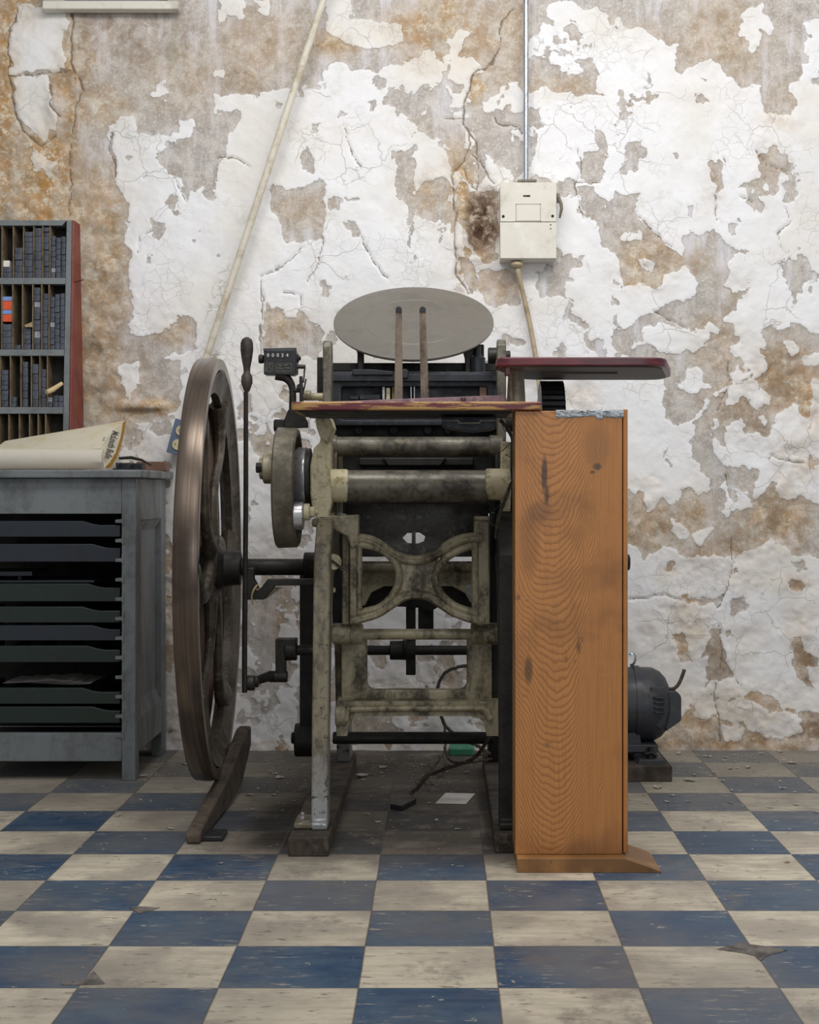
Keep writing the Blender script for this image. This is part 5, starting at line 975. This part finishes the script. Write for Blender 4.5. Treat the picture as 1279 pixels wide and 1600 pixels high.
stack(3.9,18.5,417,433.9,8.5,L1 % (od[0], rn_[0])); stack(22.5,35.5,383,433.9,9,L1 % (od[1], rn_[0])); stack(38,51,355,433.9,9.2,L1 % (od[2], rn_[0])); stack(54,65,355,433.9,12,L1 % (od[3], rn_[0])); stack(67.6,76.5,355,433.9,9,L1 % (od[4], rn_[0]))
stack(79,86.3,366,433.9,8,L1 % (od[5], rn_[0]),(1,)); stack(86.5,94.4,364,433.9,9,L1 % (od[5], rn_[0])); stack(94.6,102.2,369,433.9,9,L1 % (od[5], rn_[0]))
stack(3.5,18,503,545.9,9,L1 % (od[0], rn_[1])); stack(21,32,538,545.9,8,L1 % (od[1], rn_[1])); stack(36.2,48,511,545.9,8.5,L1 % (od[2], rn_[1])); stack(52.3,62.5,447,545.9,9.5,L1 % (od[3], rn_[1]),(2,7)); stack(66,74.5,452,545.9,9.5,L1 % (od[4], rn_[1]))
stack(77.5,85,457,545.9,8.5,L1 % (od[5], rn_[1]),(4,)); stack(85.2,93,456,545.9,9,L1 % (od[5], rn_[1])); stack(93.2,100.6,458,545.9,9.5,L1 % (od[5], rn_[1]))
stack(1.5,12.5,575,635.9,8.5,L1 % (od[0], rn_[2])); stack(17,25,620,635.9,8,L1 % (od[1], rn_[2])); stack(34.5,43,565,635.9,12,L1 % (od[2], rn_[2])); stack(50,60,566,635.9,13,L1 % (od[3], rn_[2])); stack(63.2,71.5,567,635.9,14,L1 % (od[4], rn_[2]))
stack(74.5,81.5,617,635.9,8.5,L1 % (od[5], rn_[2]),(1,)); stack(82,90,613,635.9,9,L1 % (od[5], rn_[2])); stack(90.2,98.5,613,635.9,9,L1 % (od[5], rn_[2]))
for a, b, mt_ in ((491,502.5,'orange'),(484,490.8,'blue'),(470,483.8,'orange'),(463,469.8,'blue')):
    k_ = 'lower' if a > 480 else 'upper'
    block(3.2,18.3,a,b,mt_,'%s %s card box in the left compartment of the rack\'s second row' % (k_, 'orange-red' if mt_ == 'orange' else 'pale blue'), 'card box', 'card_box', .004)
block(4,14,406.5,416.6,'white','small white cube on the blocks in the top left compartment of the rack','cube','white_cube',.006)
bm = BM(); tube(bm, [P(73,613,4.515),P(82,609,4.53),P(97,599,4.55)], [.007,.008,.006], 12); tag(ob('string_bundle', bm, M['shaving'], None), 'bound roll of striped string on the blocks in the third row of the rack', 'string')
bm = BM(); v = [bm.verts.new(P(*q)) for q in ((38,508,4.55),(50,503,4.56),(51,511,4.555),(40,511,4.55))]; f = bm.faces.new(v); bmesh.ops.solidify(bm, geom=[f], thickness=.001); tag(ob('paper_scrap', bm, M['shaving'], None), 'folded cream paper scrap on the blocks in the rack\'s second row', 'paper')
bm = BM(); tube(bm, [P(110,440,4.60),P(118,441,4.61),P(131,437,4.60)], .0013, 6); ob('nail', bm, M['iron_dark'], rk)

# ------------------------------------------------------------------ fallen flakes on the floor
def flake(bm, cx, cy, r, z=.0015):
    n = random.randint(6, 9); a0 = random.uniform(0, 6.28); asp = random.uniform(.35, .8)
    top = []
    for k in range(n):
        a = a0+2*PI*k/n; rr = r*random.uniform(.55, 1.1); u, v_ = math.cos(a)*rr, math.sin(a)*rr*asp
        q = a0; top.append((cx+u*math.cos(q)-v_*math.sin(q), cy+u*math.sin(q)+v_*math.cos(q), z+random.uniform(0, r*.28)))
    A = [bm.verts.new(p) for p in top]; c0 = bm.verts.new((cx, cy, z+r*.05))
    for k in range(n): bm.faces.new((A[k], A[(k+1) % n], c0))
    bmesh.ops.solidify(bm, geom=bm.faces[-n:], thickness=.0008)
def okf(x_, y_):
    if y_ > 4.70: return False
    if x_ < -.84 and y_ > 4.2: return False
    if -.36 < x_ < -.24 or .10 < x_ < .23: return False
    if -.6 < x_ < -.53: return False
    if .15 < x_ < .5 and y_ < 3.45: return False
    if .3 < x_ < .67 and y_ > 4.2: return False
    return True
G1 = 'larger paint flakes fallen on the floor'
named = [((225,1213),.014),((463,1168),.022),((436,1216),.016),((391,1243),.012),((427,1243),.009),((345,1350),.006),((510,1182),.010),((405,1233),.008),((565,1214),.030),((600,1200),.014),((660,1196),.010),((1027,1231),.017),((1075,1220),.018),((1085,1212),.012),((1142,1236),.010),((1128,1221),.009),((1235,1193),.014),((1218,1175),.012),((1060,1178),.016),((1105,1183),.012),((1140,1202),.013),((1168,1200),.016),((1010,1256),.008),((1100,1293),.006),((1175,1307),.004)]
lab = 'white paint flake lying on the dusty floor tiles'
for (a, b), r in named:
    r *= 1.35
    x_, y_ = fpt(a, b); bm = BM(); flake(bm, x_, y_, r); o = ob('paint_flake', bm, M['flake'], None, smooth=10)
    tag(o, lab, 'paint flake', G1)
k = 0
while k < 120:
    y_ = random.choice((random.uniform(4.25,4.70), random.uniform(3.6,4.6))); x_ = random.uniform(-.9,1.15)
    if not okf(x_, y_): continue
    bm = BM(); flake(bm, x_, y_, random.uniform(.004,.013)); o = ob('paint_flake', bm, M['flake'], None, smooth=10); tag(o, lab, 'paint flake', G1); k += 1
bm = BM(); k = 0
while k < 1300:
    y_ = 4.72-abs(random.gauss(0,.35)) if random.random() < .75 else random.uniform(3.0,4.6); x_ = random.uniform(-1.3,1.2)
    if not okf(x_, y_) and random.random() < .97: continue
    if y_ < 3.4 and random.random() < .6: k += 1; continue
    if x_ < -.84 and y_ > 4.2: continue
    flake(bm, x_, y_, random.uniform(.0012,.0055), .0008); k += 1
tag(ob('paint_crumbs', bm, M['flake'], None, smooth=10), 'tiny crumbs of paint and plaster scattered over the floor near the wall', 'crumbs', None, 'stuff')
x_, y_ = fpt(1229,1348); bm = BM(); flake(bm, x_, y_, .009); tag(ob('leaf_scrap', bm, M['shaving'], None), 'small tan crumb on the cream tile at the right edge', 'scrap')
